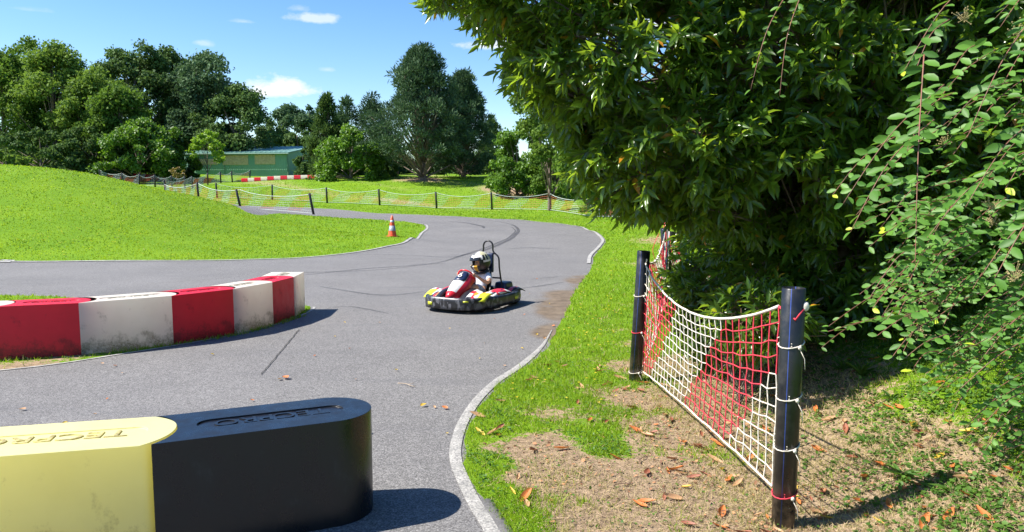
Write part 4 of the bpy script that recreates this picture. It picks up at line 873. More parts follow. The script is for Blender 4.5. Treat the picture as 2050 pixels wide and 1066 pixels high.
    for hd, s in hands:
        ri = ring[np.argmin(np.linalg.norm(ring - hd, axis=1))]; ax = np.cross(wt @ np.array([0, 0, 1.0]), (ri - sc) / .145)
        for q in range(4):
            o = hd + ax * (q - 1.5) * .016; c = ri + ax * (q - 1.5) * .016; f = np.array([0, 0, 1.0]) @ wt.T; L_ = (.9, 1.05, 1.0, .8)[q]
            mb.tube(catmull([o, c + f * .022 * L_ + (ri - sc) * .06, c + (ri - sc) * .17 + f * .004, c + (ri - sc) * .02 - f * .022 * L_], 3), np.linspace(.0085, .006, 10), 6)
        mb.tube(catmull([hd + np.array([-.02, 0, 0]), hd - (ri - sc) * .15 + ax * .02, ri - (ri - sc) * .12 + ax * .035], 3), np.linspace(.010, .007, 7), 6)
    hc = np.array((-.19, 0, .700)); yaw = rotm('Z', -30) @ rotm('Y', 6)
    def face(V):   # skull with brow, nose and chin
        V = V.copy(); x = V[:, 0]; y = V[:, 1]; z = V[:, 2]; V[:, 0] += .22 * np.exp(-(y / .16) ** 2 - ((z + .12) / .20) ** 2) * (x > 0) - .10 * np.exp(-((abs(y) - .38) / .18) ** 2 - ((z - .08) / .16) ** 2) * (x > 0); V[:, 1] *= 1 - .25 * (z < -.2) * (-z - .2); return V
    mb.ell(hc + [0, 0, -.01], (.092, .075, .112), 28, 20, rot=yaw, fn=face)
    body = mb.build('body', [C_['skin']], d, True)
    for s in (-1, 1):
        mb = MB(); mb.ell(hc + yaw @ np.array([.082, s * .030, .0]), (.010, .014, .009), 10, 8); mb.build('eye', C_['hair'], d, True)
    mb = MB(); mb.tube(catmull([hc + yaw @ np.array(q) for q in ((.080, -.022, -.058), (.088, 0, -.060), (.080, .022, -.058))], 3), .004, 6); mb.build('mouth', C_['red'], d, True)
    # shirt with short sleeves, and shorts
    v = [(-.19, 0, .22), (-.22, 0, .32), (-.24, 0, .42), (-.235, 0, .49), (-.225, 0, .52)]; e = [(0, 1), (1, 2), (2, 3), (3, 4)]; r = [(.112, .10), (.102, .092), (.118, .096), (.09, .08), .055]
    for s in (-1, 1): b = len(v); v += [(-.22, s * .125, .495), (-.155, s * .19, .43), (-.135, s * .205, .415)]; r += [.062, .056, .058]; e += [(3, b), (b, b + 1), (b + 1, b + 2)]
    V, F = skinned(v, e, r, 0); mb = MB(); mb.add(V, F); mb.build('shirt', C_['shirt'], d, True)
    v = [(-.17, 0, .22), (-.185, 0, .27)]; e = [(0, 1)]; r = [(.12, .10), (.112, .098)]
    for s in (-1, 1): b = len(v); v += [(-.08, s * .095, .215), (.10, s * .135, .30), (.19, s * .145, .34)]; r += [.088, .078, .070]; e += [(0, b), (b, b + 1), (b + 1, b + 2)]
    V, F = skinned(v, e, r, 0); mb = MB(); mb.add(V, F); mb.build('shorts', C_['shorts'], d, True)
    for s in (-1, 1):
        mb = MB(); mb.ell((.655, s * .138, .165), (.085, .038, .036), 14, 10, rot=rotm('Y', -35)); mb.build('shoe', C_['white'], d, True)
    # helmet shell with an opening for the face
    K, H = 48, 28; th_ = np.linspace(0, math.pi * .86, H + 1); az = np.arange(K) * 2 * math.pi / K; V = []
    for t in th_:
        for a in az:
            x, y, z = math.sin(t) * math.cos(a), math.sin(t) * math.sin(a), math.cos(t)
            q = 1 + .20 * max(0, math.cos(a)) ** 3 * max(0, -z + .1) - .03 * max(0, -math.cos(a)) * max(0, -z); V.append((x * .176 * q, y * .150, z * .170))
    F = []; MI = []
    for i in range(H):
        for j in range(K):
            tm = (th_[i] + th_[i + 1]) / 2; el = 90 - math.degrees(tm); a = math.degrees(az[j]) + 3.75; a = (a + 180) % 360 - 180
            if abs(a) < 62 and -17 < el < 20 - abs(a) * .08: continue
            F.append((i * K + j, (i + 1) * K + j, (i + 1) * K + (j + 1) % K, i * K + (j + 1) % K))
            if el < -17 and abs(a) < 75: m_ = 2 if 22 < abs(a) < 42 else (1 if abs(a) > 42 or abs(a) < 12 else 0)
            elif el > 45: m_ = 0 if 20 < abs(a) < 70 or abs(a) > 150 else (3 if abs(a) < 12 else 4)
            elif abs(a) > 80: m_ = (1 if el < 2 else 0) if el < 14 else (4 if (a // 12) % 2 == 0 else 1)
            else: m_ = 0 if el > 20 else 1
            MI.append(m_)
    V = np.array(V) @ yaw.T + hc + np.array([0, 0, .005])
    he = mesh_obj('helmet', V, np.array(F).ravel(), np.full(len(F), 4), [C_['white'], C_['black'], C_['gold'], C_['navy'], plain('helmet_cream', (.62, .58, .36), .3)], d, True, np.array(MI)); so = he.modifiers.new('s', 'SOLIDIFY'); so.thickness = .016; so.offset = -1
    vis = [[(.190 * math.cos(R(a)) * math.cos(R(el)), .158 * math.sin(R(a)) * math.cos(R(el)), .178 * math.sin(R(el))) for a in np.linspace(-70, 70, 15)] for el in (14, 19, 26, 33)]
    vis = np.array(vis) @ yaw.T + hc; grid_shell('visor', vis, C_['glass'], lambda a, b: 0, he, .003)
    mb = MB(); mb.tube(catmull([(-.30, .05, .565), (-.23, .115, .55), (-.13, .08, .53), (-.10, 0, .52), (-.13, -.08, .53), (-.23, -.115, .55), (-.30, -.05, .565)], 4), .022, 8); mb.build('neck_brace', C_['black'], d, True)
kart()
# ------------------------------------------------------------------ overhanging laurel and the hedge under it
M['lf_laurel'] = leaf_mat('laurel_leaves', (.015, .040, .011), (.075, .150, .020), (.40, .58, .03), .42, .25, .5, alt=(.50, .20, .02))
M['lf_coto'] = leaf_mat('oval_leaves', (.042, .120, .016), (.100, .225, .030), (.24, .46, .04), .28, .5, .3, alt=(.42, .50, .03))
def laurel(name, label, cat, ells, ntw, base, trunks, tk, gname=None, lsz=1.0, seed=1, nlv=12, inner=.2, holes=.43):
    rs = np.random.default_rng(seed); root = thing(name, label, cat, base, 0); b0 = np.array(base)
    E = np.array(ells, float); vol = E[:, 3] * E[:, 4] * E[:, 5]; vol = vol ** .7
    k = rs.choice(len(E), ntw * 2, p=vol / vol.sum()); d = rs.normal(size=(ntw * 2, 3)); d /= np.linalg.norm(d, axis=1)[:, None]
    q = np.where(rs.random(ntw * 2) < inner, rs.random(ntw * 2) ** .5 * .85, rs.uniform(.84, 1.04, ntw * 2)); pos = E[k, :3] + d * E[k, 3:6] * q[:, None]
    # drop tips lying deep inside another blob
    dd = np.sqrt((((pos[:, None] - E[None, :, :3]) / E[None, :, 3:6]) ** 2).sum(-1)).min(1); ok = (dd > .80) | (rs.random(len(pos)) < .25)
    ok &= pos[:, 2] > T(pos[:, 0], pos[:, 1]) + .05
    nz_ = noise(pos[:, 0] + pos[:, 2] * .8, pos[:, 1] - pos[:, 2] * .9, .75) * .6 + noise(pos[:, 0] - pos[:, 2], pos[:, 1] + 5 + pos[:, 2] * .5, .4) * .4
    ok &= (nz_ > holes) | (rs.random(len(pos)) < .12)
    pos = pos[ok][:ntw]; k = k[ok][:ntw]; d = d[ok][:ntw]; n = len(pos)
    out = d + rs.normal(size=(n, 3)) * .35 + np.array([-.15, -.15, -.22]); out /= np.linalg.norm(out, axis=1)[:, None]
    # leaves round each twig
    LP = []; LA = []; LN = []; LL = []; LT = []; tw = rs.uniform(.15, .85, n); tl = rs.uniform(.16, .34, n) * lsz; bm = rs.random(n) < .06
    u = np.cross(out, UP); u /= np.linalg.norm(u, axis=1)[:, None] + 1e-9; w = np.cross(u, out)
    for i in range(nlv):
        f = (i + .5) / nlv; a = i * 2.4 + rs.random(n) * .9; side = u * np.cos(a)[:, None] + w * np.sin(a)[:, None]
        spread = 1.15 - .65 * f; ax = out * (.55 + .5 * f) + side * spread + np.array([-.05, -.05, -.42]) * rs.random((n, 1)) + rs.normal(size=(n, 3)) * .12
        LP.append(pos + out * (tl * (f - .5))[:, None]); LA.append(ax); LN.append(out * .7 + UP * .6 + rs.normal(size=(n, 3)) * .45)
        LL.append(rs.uniform(.12, .205, n) * lsz * (1 - .25 * f)); t = np.clip(tw + rs.normal(size=n) * .18 + .25 * f, 0, 1); t = np.where(rs.random(n) < .010, 2.0, t); LT.append(t)
    LP, LA, LN, LL, LT = map(np.concatenate, (LP, LA, LN, LL, LT)); crown = leaf_obj('crown', [scatter(LAN, LP - b0, LA, LN, LL, LL * .29, LT)], M['lf_laurel'], root)
    mb = MB(); nb = 0
    for (tx, ty, hgt) in trunks:
        z0 = float(T(np.array([tx]), np.array([ty]))[0]) - .1; c = E[:, :3].mean(0); top = np.array([tx * .4 + c[0] * .6, ty * .5 + c[1] * .5, hgt]); s0 = np.array([tx, ty, z0]); pth = catmull([s0, s0 * .6 + top * .4 + np.array([.1, .05, 0]), top], 6); mb.tube(pth - b0, np.linspace(tk, tk * .4, len(pth)), 8)
        for e in pos[rs.choice(n, min(70, n), replace=False)]:
            s = pth[int(rs.uniform(3, len(pth) - 1))]; mid = (s + e) / 2 + rs.normal(size=3) * .15 + np.array([0, 0, .12]); c_ = catmull([s, mid, e], 5); mb.tube(c_ - b0, np.linspace(tk * .22, .004, len(c_)), 5)
    tr_ = mb.build('trunk', M['bark'], root, True)
    mb = MB()
    for p_, o_, l_ in zip(pos, out, tl): mb.tube(np.array([p_ - o_ * l_ * .9, p_ + o_ * l_ * .55]) - b0, (.0035, .002), 3, caps=False)
    mb.build('twigs', M['twig'], root)
    return root
TREE_E = [(2.05, 7.2, 4.25, 2.9, 1.7, 1.35), (2.4, 7.1, 2.95, 2.05, 1.5, 1.25), (2.15, 6.8, 2.0, 1.22, 1.15, .52), (3.6, 7.4, 5.4, 3.0, 2.0, 1.4), (.95, 6.5, 2.95, .95, .9, .6), (.28, 6.6, 3.85, 1.15, 1.0, .6), (1.45, 6.5, 2.2, .9, .9, .55)]
laurel('laurel_tree', 'large dark laurel tree overhanging the fence and the verge', 'tree', TREE_E, 5600, (3.6, 7.6, .7), [(3.6, 7.6, 3.6), (3.1, 8.0, 3.4), (4.2, 7.4, 3.2)], .11, seed=5)
HEDGE_E = [(3.1, 7.35, .85, 1.35, .65, .9), (2.3, 7.2, .75, .65, .55, .7), (2.75, 7.75, .95, 1.05, .85, 1.0), (3.9, 7.7, 1.6, 2.0, 1.5, 1.55), (5.2, 6.8, 1.9, 2.0, 1.3, 2.0), (5.6, 7.3, 3.6, 2.3, 1.8, 2.0), (4.55, 6.5, 3.0, 1.9, 1.2, 1.8), (3.0, 8.5, 1.1, 1.0, 1.4, .9), (4.6, 10.5, 1.6, 1.8, 2.4, 1.6)]
laurel('laurel_hedge', 'dense shaded laurel hedge behind the rope net', 'hedge', HEDGE_E, 7600, (4.2, 7.2, .9), [(4.2, 7.2, 2.4), (5.2, 6.9, 2.6)], .07, seed=9, lsz=.95)

laurel('laurel_shoots', 'sunlit glossy laurel shoots growing low behind the rope net', 'shrub', [(1.98, 5.85, .84, .36, .30, .24), (2.2, 6.4, .7, .4, .4, .35)], 170, (1.85, 6.1, .1), [(1.85, 6.1, .8)], .02, seed=14, lsz=.8, nlv=10)
# ------------------------------------------------------------------ arching shrub with oval leaves on the right
def shrub():
    rs = np.random.default_rng(21); b0 = np.array([3.3, 5.0, .6]); root = thing('arching_shrub', 'arching shrub with oval mid-green leaves in front of the laurel on the right', 'shrub', tuple(b0))
    LP = []; LA = []; LN = []; LL = []; LW = []; LT = []; mb = MB(); fl = []
    main = [((1990, -60), (1800, 160), 3.7, 1), ((2080, 20), (1930, 290), 3.6, 1), ((2100, 130), (1900, 320), 3.8, 1), ((1890, 170), (1680, 420), 3.9, 1), ((1870, 240), (1700, 470), 3.7, 1), ((1850, 110), (1832, 540), 3.6, 1), ((2090, 230), (1930, 420), 3.5, 1),
            ((1960, 480), (1720, 590), 3.9, 1), ((1800, 270), (1660, 400), 4.0, .9), ((2100, 380), (1990, 560), 3.4, 1), ((1580, -20), (1500, 190), 4.9, .7), ((1600, 0), (1560, 200), 5.0, .7), ((2060, 300), (1830, 510), 3.9, 1), ((1930, 320), (1760, 460), 4.1, 1), ((1900, 40), (1830, 150), 4.2, 1), ((2100, 660), (1900, 800), 3.3, 1), ((2100, 600), (1950, 740), 3.4, 1), ((1900, 640), (1655, 665), 4.3, .9), ((1860, 560), (1650, 660), 4.4, .9), ((2080, 780), (1960, 860), 3.2, 1), ((1780, 640), (1640, 700), 4.6, .9)]
    for _ in range(210):
        ex, ey = rs.uniform(1660, 2090), rs.uniform(-30, 900) ** 1.0
        lim = np.interp(ey, [0, 200, 400, 600, 700, 800, 900], [1900, 1860, 1700, 1680, 1740, 1830, 1900])
        if ex < lim or (ey < 430 and rs.random() < .86) or (ey > 430 and rs.random() < .2): continue
        l_ = rs.uniform(90, 230); a = rs.uniform(.25, 1.0); main.append(((ex + l_ * math.cos(a), ey - l_ * math.sin(a) * .9), (ex, ey), rs.uniform(3.7, 4.9) - .5 * (ey > 650), rs.uniform(.8, 1)))
    for _ in range(110):
        ex, ey = rs.uniform(1730, 2100), rs.uniform(560, 930); 
        if ex < np.interp(ey, [560, 700, 800, 930], [1700, 1760, 1850, 1940]): continue
        l_ = rs.uniform(70, 170); a = rs.uniform(.2, 1.1); main.append(((ex + l_ * math.cos(a), ey - l_ * math.sin(a) * .9), (ex, ey), rs.uniform(3.3, 4.3), rs.uniform(.7, .9)))
    for (a, b, Y, sc) in main:
        A = np.array(P(*a, Y + rs.uniform(.15, .5))); B = np.array(P(*b, Y)); mid = (A + B) / 2 + np.array([-.04, -.05, .06]) * rs.uniform(.3, 1.4)
        ln = catmull([A, mid, B], 10); ln = resamp(ln, .046)
        g = T(ln[:, 0], ln[:, 1]); ln = ln[ln[:, 2] > g + .03]
        if len(ln) < 6: continue
        mb.tube(ln - b0, np.linspace(.0042, .0016, len(ln)), 5)
        tg = np.gradient(ln, axis=0); tg /= np.linalg.norm(tg, axis=1)[:, None]; s = np.cross(tg, UP); s /= np.linalg.norm(s, axis=1)[:, None]
        n = len(ln); sg = np.where(np.arange(n) % 2 == 0, 1, -1)[:, None]; t0 = rs.uniform(.25, .8)
        LP.append(ln); LA.append(tg * .55 + s * sg * (.85 + rs.random((n, 1)) * .3) + rs.normal(size=(n, 3)) * .22); LN.append(UP * .55 + np.array([-.5, -.6, 0]) * rs.uniform(.5, 1.3) + rs.normal(size=(n, 3)) * .48)
        L_ = rs.uniform(.078, .112, n) * sc * (.8 if b[1] > 560 else 1) * rs.uniform(.75, 1.1, n) * np.linspace(1.0, .75, n); LL.append(L_); LW.append(L_ * rs.uniform(.42, .56, n)); t = np.clip(t0 + rs.normal(size=n) * .15, 0, 1); t[-1:] = 1.55 if rs.random() < .12 else t[-1:]; LT.append(t)
    root_o = leaf_obj('foliage', [scatter(OVA, np.concatenate(LP) - b0, np.concatenate(LA), np.concatenate(LN), np.concatenate(LL), np.concatenate(LW), np.concatenate(LT))], M['lf_coto'], root)
    mb.build('stems', plain('red_stem', (.22, .085, .05), .6, (.14, .08, .05), 20), root, True)
    SH = plain('seed_heads', (.34, .28, .12), .9, (.22, .17, .08), 60)
    for px, py, Y in ((1870, 610, 3.9), (1840, 660, 3.9), (1985, 410, 3.9), (2030, 550, 3.7), (1930, 30, 4.3), (1895, 280, 4.4), (1820, 630, 4.1), (1990, 440, 4), (2040, 60, 4)):
        mb = MB(); c = np.array(P(px, py, Y)) - b0
        for _ in range(36): q = c + rs.normal(size=3) * .022; mb.tube([c + (q - c) * .2 - [0, 0, .02], q], .0011, 3, caps=False); mb.ell(q, (.004, .004, .004), 5, 4)
        mb.build('seed_head', SH, root)
shrub()

# ------------------------------------------------------------------ grass, clover, ground ivy
M['grass'] = leaf_mat('grass_blades', (.095, .195, .010), (.27, .385, .016), (.42, .60, .02), .36, .6, .25, alt=(.46, .35, .19))
def grass(N_=520000):
    rs = np.random.default_rng(5); a = np.radians(rs.uniform(-37, 37, N_)); r = np.exp(rs.uniform(math.log(2.9), math.log(78), N_) ); x = r * np.sin(a); y = r * np.cos(a)
    k1 = (r < 14) & (x < -2.5) ; keep = ~(k1 & (rs.random(N_) < .6)); x, y, r = x[keep], y[keep], r[keep]
    d = road_d(x, y) + (noise(x, y, .22) - .5) * .05; keep = d < .005 + .02 * (rs.random(len(x)) - .5); x, y, r, d = x[keep], y[keep], r[keep], d[keep]
    g = green(x, y); nb = noise(x, y, .23) * .5 + noise(x + 9, y, .08) * .5; pr = sstep(.2, .8, g + (nb - .5) * 2.0); hed = (x > np.interp(y, fx_, fv_) + .6) & (y < 16)
    dryp = (1 - pr) * (.14 + .3 * (nb > .55) + .4 * (x > 1.25)) + hed * .0; rnd = rs.random(len(x)); live = rnd < pr * np.where(hed, .8, 1); dry = (~live) & (rs.random(len(x)) < dryp * np.where(r < 12, 1, .6)); keep = live | dry
    x, y, r, d, g, dry = x[keep], y[keep], r[keep], d[keep], g[keep], dry[keep]; n = len(x); z = T(x, y)
    far = sstep(8, 22, r); tall = .6 + .8 * noise(x, y, .45); L_ = (rs.uniform(.022, .058, n) * tall * (1 - .25 * far)) * np.where(dry, 1.0, 1) * (1 + r / 60); Wd = .0022 + .0006 * r + .0006 * np.maximum(r - 12, 0)
    ax = np.stack([rs.normal(size=n) * .55, rs.normal(size=n) * .55, np.full(n, 1.0)], 1); ax[dry, 2] = rs.uniform(.1, 1.2, dry.sum()); nm = np.stack([rs.normal(size=n), rs.normal(size=n), np.zeros(n)], 1)
    tn = np.clip(.1 + .55 * noise(x, y, 1.3) + .3 * noise(x, y, .3) + rs.normal(size=n) * .22, 0, 1); tn[dry] = 2.0; tn[(rs.random(n) < .05 * (1 - far * .7))] = 2.0
    o = leaf_obj('grass', [scatter(BLD, np.stack([x, y, z - .002], 1), ax, nm, L_, Wd, tn)], M['grass']); tag(o, 'short bright green grass on the verge, mound and banks', 'grass', kind='stuff')
grass()
M['clover'] = leaf_mat('clover_leaves', (.040, .10, .014), (.10, .19, .028), (.2, .38, .03), .28, .55, .3, alt=(.35, .25, .1))
def clover():
    rs = np.random.default_rng(8); N_ = 70000; a = np.radians(rs.uniform(-10, 37, N_)); r = np.exp(rs.uniform(math.log(3.0), math.log(11), N_)); x = r * np.sin(a); y = r * np.cos(a); d = road_d(x, y); g = green(x, y); nb = noise(x, y, .17) * .55 + noise(x + 3, y, .07) * .45
    hed = (x > np.interp(y, fx_, fv_) + .15) & (y < 9); ivy = sstep(1.9, 2.6, x - .1 * (y - 4)) * .9 + .25; pr = np.where(hed, sstep(.28, .52, nb) * ivy, sstep(.5, .75, nb) * sstep(.25, .9, g) * .8 + .04)
    keep = (d < -.02) & (rs.random(N_) < pr); x, y, nb, hed = x[keep], y[keep], nb[keep], hed[keep]; n = len(x); z = T(x, y) + rs.uniform(.004, .035, n)
    ax = rdir(n); ax[:, 2] *= .35; nm = UP + rs.normal(size=(n, 3)) * .35; L_ = rs.uniform(.012, .026, n) * np.where(hed, 1.35, 1)
    o = leaf_obj('clover', [scatter(OVA, np.stack([x, y, z], 1), ax, nm, L_, L_ * .8, np.clip(rs.normal(.5, .25, n), 0, 1))], M['clover']); tag(o, 'clover and creeping ground cover among the grass', 'ground cover', kind='stuff')
clover()
def flowers():
    rs = np.random.default_rng(18); x = []; y = []
    for (a, b, c, d, k) in ((1100, 1290, 470, 700, 90), (0, 800, 400, 515, 170), (1000, 1240, 600, 840, 40)):
        for _ in range(k): q = at(rs.uniform(a, b), rs.uniform(c, d)); x.append(q[0]); y.append(q[1])
    x = np.array(x); y = np.array(y); k = (road_d(x, y) < -.1) & (np.hypot(x, y) < 38); x, y = x[k], y[k]; r = np.hypot(x, y); z = T(x, y) + .035 + .02 * (r > 15); parts = []
    for i in range(5): a = np.full(len(x), i * 1.257) + rs.random(len(x)); parts.append(scatter(OVA, np.stack([x, y, z], 1), np.stack([np.cos(a), np.sin(a), .25 + 0 * a], 1), np.tile(UP, (len(x), 1)), .008 + .0009 * r, .007 + .0008 * r, rs.random(len(x))))
    tag(leaf_obj('flowers', parts, leaf_mat('yellow_petals', (.75, .55, .02), (.8, .65, .05), (.8, .6, .05))), 'tiny yellow flowers dotted through the short grass', 'wildflowers', kind='stuff')
flowers()
# straw, crumbs and twiglets on the worn soil
def straw():
    rs = np.random.default_rng(12); N_ = 60000; a = np.radians(rs.uniform(-8, 36, N_)); r = np.exp(rs.uniform(math.log(3.0), math.log(9), N_)); x = r * np.sin(a); y = r * np.cos(a); d = road_d(x, y); g = green(x, y)
    keep = (d < -.03) & (rs.random(N_) < (1 - sstep(.1, .9, g)) * .55 + .1); x, y = x[keep], y[keep]; n = len(x); z = T(x, y) + rs.uniform(.003, .014, n); ax = rdir(n); ax[:, 2] *= .12; nm = UP + rs.normal(size=(n, 3)) * .4
    sm = plain('straw', (.42, .30, .19), .9, (.12, .07, .045), 30); o = leaf_obj('straw', [scatter(BLD, np.stack([x, y, z], 1), ax, nm, rs.uniform(.015, .06, n), rs.uniform(.0015, .004, n), 0)], sm); tag(o, 'dry straw and crumbs of dead leaves on the worn soil', 'straw', kind='stuff')
straw()
def litter():
    rs = np.random.default_rng(41); N_ = 9000; a = np.radians(rs.uniform(-6, 36, N_)); r = np.exp(rs.uniform(math.log(3.0), math.log(9.5), N_)); x = r * np.sin(a); y = r * np.cos(a); g = green(x, y); nb = noise(x, y, .35)
    keep = (road_d(x, y) < -.03) & (rs.random(N_) < ((1 - sstep(.1, .9, g)) * .75 * sstep(.3, .65, nb) + .03) * (.5 + .8 * (x > .9))); x, y = x[keep], y[keep]; n = len(x); z = T(x, y) + rs.uniform(.004, .016, n); ax = rdir(n); ax[:, 2] *= .25; L_ = rs.uniform(.010, .038, n)
    tag(leaf_obj('leaf_litter', [scatter(OVA, np.stack([x, y, z], 1), ax, UP + rs.normal(size=(n, 3)) * .45, L_, L_ * rs.uniform(.3, .8, n), rs.random(n))], leaf_mat('litter', (.10, .045, .028), (.46, .22, .10), (.4, .2, .1), .08, .8)), 'crumbled brown leaf litter on the worn soil', 'leaf litter', kind='stuff')
litter()
def island_tufts():
    rs = np.random.default_rng(31); pts = []
    for a, b in zip(fr[:-1], fr[1:]):
        a, b = np.array(a), np.array(b); d = (b - a) / np.linalg.norm(b - a); nn = np.array([d[1], -d[0]])
        m_ = 240; f = rs.random(m_); o_ = .02 + abs(rs.normal(size=m_)) * .045; pts.append(a + (b - a) * f[:, None] + nn * o_[:, None])
    p = np.concatenate(pts); x, y = p[:, 0], p[:, 1]; k = noise(x, y, .16) + .25 * noise(x, y, .5) > .48; x, y = x[k], y[k]; n = len(x)
    ax = np.stack([rs.normal(size=n) * .6, rs.normal(size=n) * .6, np.ones(n)], 1); nm = np.stack([rs.normal(size=n), rs.normal(size=n), np.zeros(n)], 1); tn = np.clip(rs.normal(.4, .25, n), 0, 1); tn[rs.random(n) < .2] = 2
    o = leaf_obj('weeds', [scatter(BLD, np.stack([x, y, np.zeros(n)], 1), ax, nm, rs.uniform(.02, .07, n), .008, tn)], M['grass']); tag(o, 'tufts of weeds growing along the foot of the red and white blocks', 'weeds', kind='stuff')
island_tufts()

# ------------------------------------------------------------------ fallen leaves, twigs, weeds with broad leaves
def curl_leaf(seed, L_=.10, w=.034):
    rs = np.random.default_rng(seed); G = []; cu = rs.uniform(.2, .9); tw_ = rs.uniform(-.8, .8)
    for u in np.linspace(0, 1, 7):
        hw_ = w / 2 * math.sin(max(u, .03) ** .8 * math.pi * .97) ** .8; row = []
        for v in (-1, -.5, 0, .5, 1): a = tw_ * (u - .5); y = v * hw_; z = abs(v) ** 1.6 * hw_ * cu + .12 * L_ * (u - .5) ** 2 * 4 * rs.uniform(.6, 1); row.append(((u - .5) * L_, y * math.cos(a) - z * math.sin(a), y * math.sin(a) + z * math.cos(a) + .004))
        G.append(row)
    G = np.array(G); a, b = G.shape[:2]; i = np.arange(a - 1)[:, None]; j = np.arange(b - 1)[None]; return G.reshape(-1, 3), np.stack([i * b + j, (i + 1) * b + j, (i + 1) * b + j + 1, i * b + j + 1], -1).reshape(-1, 4)
DL = [leaf_mat('dry_leaf_orange', (.50, .15, .035), (.56, .22, .06), (.6, .25, .05), .15, .6), leaf_mat('dry_leaf_brown', (.26, .085, .045), (.34, .14, .07), (.4, .2, .06), .12, .6), leaf_mat('dry_leaf_tan', (.46, .26, .13), (.56, .36, .2), (.6, .4, .15), .15, .6), leaf_mat('dry_leaf_yellow', (.62, .42, .05), (.66, .48, .08), (.7, .5, .05), .2, .6)]
LD = ['glossy orange fallen laurel leaf lying on the verge', 'dark red-brown fallen laurel leaf lying on the verge', 'pale tan curled leaf lying on the verge', 'yellow fallen laurel leaf lying on the verge']
protos = []
for c in range(4):
    for s in range(3):
        V, F = curl_leaf(c * 7 + s, .105, .036); me = mesh_obj('fallen_leaf', V, F.ravel(), np.full(len(F), 4), DL[c], smooth=True); protos.append((c, me))
usedp = set()
def put_leaf(ci, x, y, sc, label, group):
    c, pr = protos[ci]; o = pr if ci not in usedp else pr.copy()
    if ci in usedp: COL.objects.link(o)
    usedp.add(ci); o.location = (x, y, float(T(np.array([x]), np.array([y]))[0]) + .008); o.rotation_euler = (random.uniform(-.4, .4), random.uniform(-.4, .4), random.uniform(0, 6.28)); o.scale = (sc,) * 3; tag(o, label, 'fallen leaf', group)
rs = np.random.default_rng(77); cnt = 0
spots = [(1125, 902), (1055, 1015), (1060, 985), (1280, 1015), (1370, 890), (1400, 900), (1440, 895), (1430, 925), (1445, 945), (1350, 945), (1460, 965), (1590, 1000), (1650, 1040), (1700, 1030), (1780, 1015), (1810, 850), (1840, 870), (1840, 900), (1880, 920), (2030, 950), (2040, 940), (1730, 960), (1900, 1040), (1990, 960), (1640, 905), (1660, 845), (1690, 848), (1895, 850), (1800, 820), (1440, 1060), (1390, 960), (1560, 1030), (1720, 1010), (1050, 1000), (960, 870), (955, 835), (1180, 845), (1000, 860), (1310, 870), (1330, 835), (1255, 780), (1240, 760), (1380, 1055), (1300, 740), (1970, 1040), (1940, 1000), (1850, 1050), (1960, 900)]
for (a, b) in spots: q = at(a, b); put_leaf(rs.choice([0, 1, 2, 0, 1, 2, 3, 4, 5, 6, 7, 8, 9]), q[0], q[1], rs.uniform(.85, 1.35), '', ''); cnt += 1
while cnt < 230:
    x, y = rs.uniform(-.2, 3.4), rs.uniform(3.1, 8.0)
    wgt = .25 + 1.0 * np.exp(-((x - 1.5 + .1 * (y - 4)) / .6) ** 2) + .6 * (x > 1.7)
    if road_d(np.array([x]), np.array([y]))[0] > -.05 or rs.random() > wgt * (1.3 - .1 * y): continue
    put_leaf(rs.choice([0, 1, 2, 3, 4, 5, 3, 4, 5, 6, 7, 8, 0, 1, 6, 7, 9]), x, y, rs.uniform(.45, 1.25), '', ''); cnt += 1
for o in COL.objects:
    if o.name.startswith('fallen_leaf'):
        mt = o.data.materials[0]; tag(o, LD[DL.index(mt)], 'fallen leaf', ['orange', 'red-brown', 'tan', 'yellow'][DL.index(mt)] + ' fallen leaves on the verge')
DP = []
for s in range(3):
    V, F = curl_leaf(90 + s, .06, .04); DP.append(mesh_obj('fallen_leaf', V, F.ravel(), np.full(len(F), 4), DL[(0, 2, 3)[s]], smooth=True))
RL = [(572, 760, 1.5), (560, 762, .9), (848, 815, 1), (890, 820, 1), (870, 818, .6), (793, 744, .8), (740, 870, .7), (45, 823, .9), (130, 850, .7), (215, 802, .5), (712, 762, .5), (670, 676, .6), (700, 700, .6), (1010, 735, .7), (690, 648, .6), (630, 715, .6), (1090, 680, 1), (1075, 672, .8), (1108, 655, 1), (970, 690, .5), (900, 660, .6), (1050, 632, .6), (1060, 590, .6), (425, 712, .7), (230, 735, .7), (205, 730, .6), (895, 872, .5), (505, 805, .6), (190, 832, .5), (1045, 700, .7), (990, 640, .5), (760, 648, .5), (1100, 610, .7), (1075, 560, .6), (245, 690 + 60, .6), (960, 720, .5)]
for k, (a, b, sc) in enumerate(RL):
    q = at(a, b); pr = DP[k % 3]; o = pr if k < 3 else pr.copy()
    if k >= 3: COL.objects.link(o)
    o.location = (q[0], q[1], q[2] + .010); o.rotation_euler = (random.uniform(-.3, .3), random.uniform(-.3, .3), random.uniform(0, 6.28)); o.scale = (sc,) * 3
    c = ('orange', 'tan', 'yellow')[k % 3]; tag(o, 'small %s dry leaf lying on the grey track' % c, 'fallen leaf', 'small %s leaves on the track' % c)
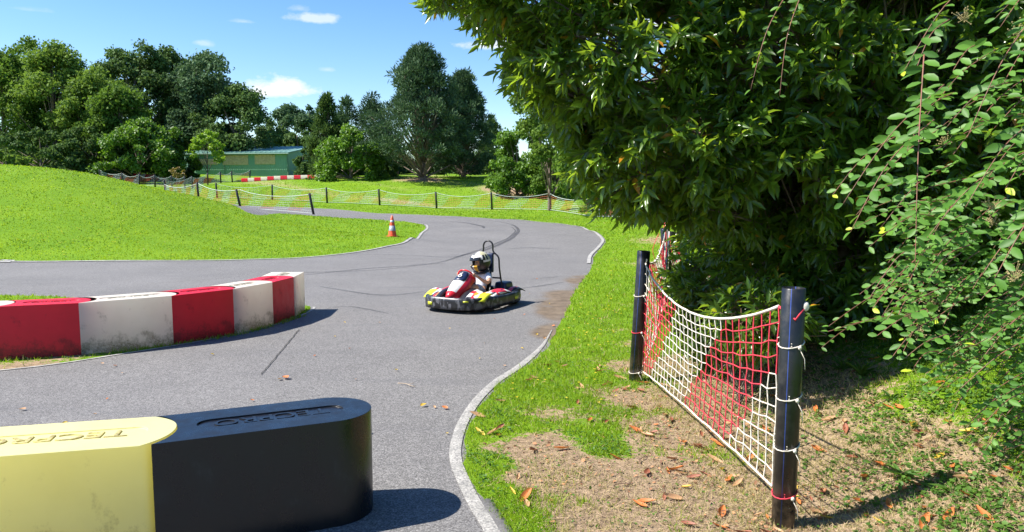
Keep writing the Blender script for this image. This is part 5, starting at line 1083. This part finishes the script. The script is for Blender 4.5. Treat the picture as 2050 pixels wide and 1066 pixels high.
def twig(px, py, L_, ang, label):
    q = at(px, py); root = MB(); p = [np.array([t * L_ - L_ / 2, math.sin(t * 5) * .02 * L_ / .2, .010]) for t in np.linspace(0, 1, 7)]; root.tube(p, np.linspace(.004, .002, 7), 6); root.tube([p[3], p[3] + np.array([.04, .05, .008])], .002, 5); root.tube([p[4], p[4] + np.array([.03, -.04, .006])], .002, 5)
    o = root.build('twig', M['twig'] if 'dark' in label else plain('pale_twig', (.42, .32, .22), .8), None, True); o.location = q + np.array([0, 0, .008]); o.rotation_euler = (0, 0, ang); tag(o, label, 'twig')
twig(815, 774, .22, -.5, 'thin pale twig lying on the grey track'); twig(1285, 925, .16, 1.3, 'dark curved twig on the bare soil near the kerb'); twig(1245, 975, .12, .4, 'short dark twig lying left of the curved one on the soil')
def weed(px, py, n_, L_, w, label, mt, up=.7):
    q = at(px, py); root = thing('weed', label, 'weed', tuple(q)); a = rs.uniform(0, 6.28, n_); ax = np.stack([np.cos(a), np.sin(a), rs.uniform(.1, up, n_)], 1); pos = np.stack([np.cos(a) * .008, np.sin(a) * .008, np.zeros(n_)], 1)
    leaf_obj('leaves', [scatter(LAN, pos, ax, np.tile(UP, (n_, 1)) + rs.normal(size=(n_, 3)) * .2, rs.uniform(.6, 1.1, n_) * L_, w, rs.random(n_))], mt, root)
    mb = MB(); mb.tube([(0, 0, -.02), (0, 0, .02)], .005, 6); mb.build('stem', mt, root)
for a in ((1690, 740, 22, .14, .012, 'wispy tuft of green grass just right of the near post', 2.4), (1785, 800, 18, .12, .02, 'leafy green weed between the near post and the arching shrub', 1.5), (1905, 985, 14, .12, .022, 'broad-leaved weed in the lower right corner of the verge', .9), (1805, 955, 15, .15, .024, 'broad-bladed green weed in the dry grass right of the near post', .8), (1735, 890, 14, .12, .02, 'weed with long leaves closer to the hedge foot', 1.2), (1725, 755, 26, .19, .011, 'tall tuft of grassy weed in front of the hedge', 2.6), (1990, 905, 12, .10, .024, 'small broad-leaved weed at the right edge of the photo', .8), (1500, 640, 24, .16, .04, 'bright laurel shoot growing up behind the net', 2.0)): weed(*a[:6], M['clover'], a[6])
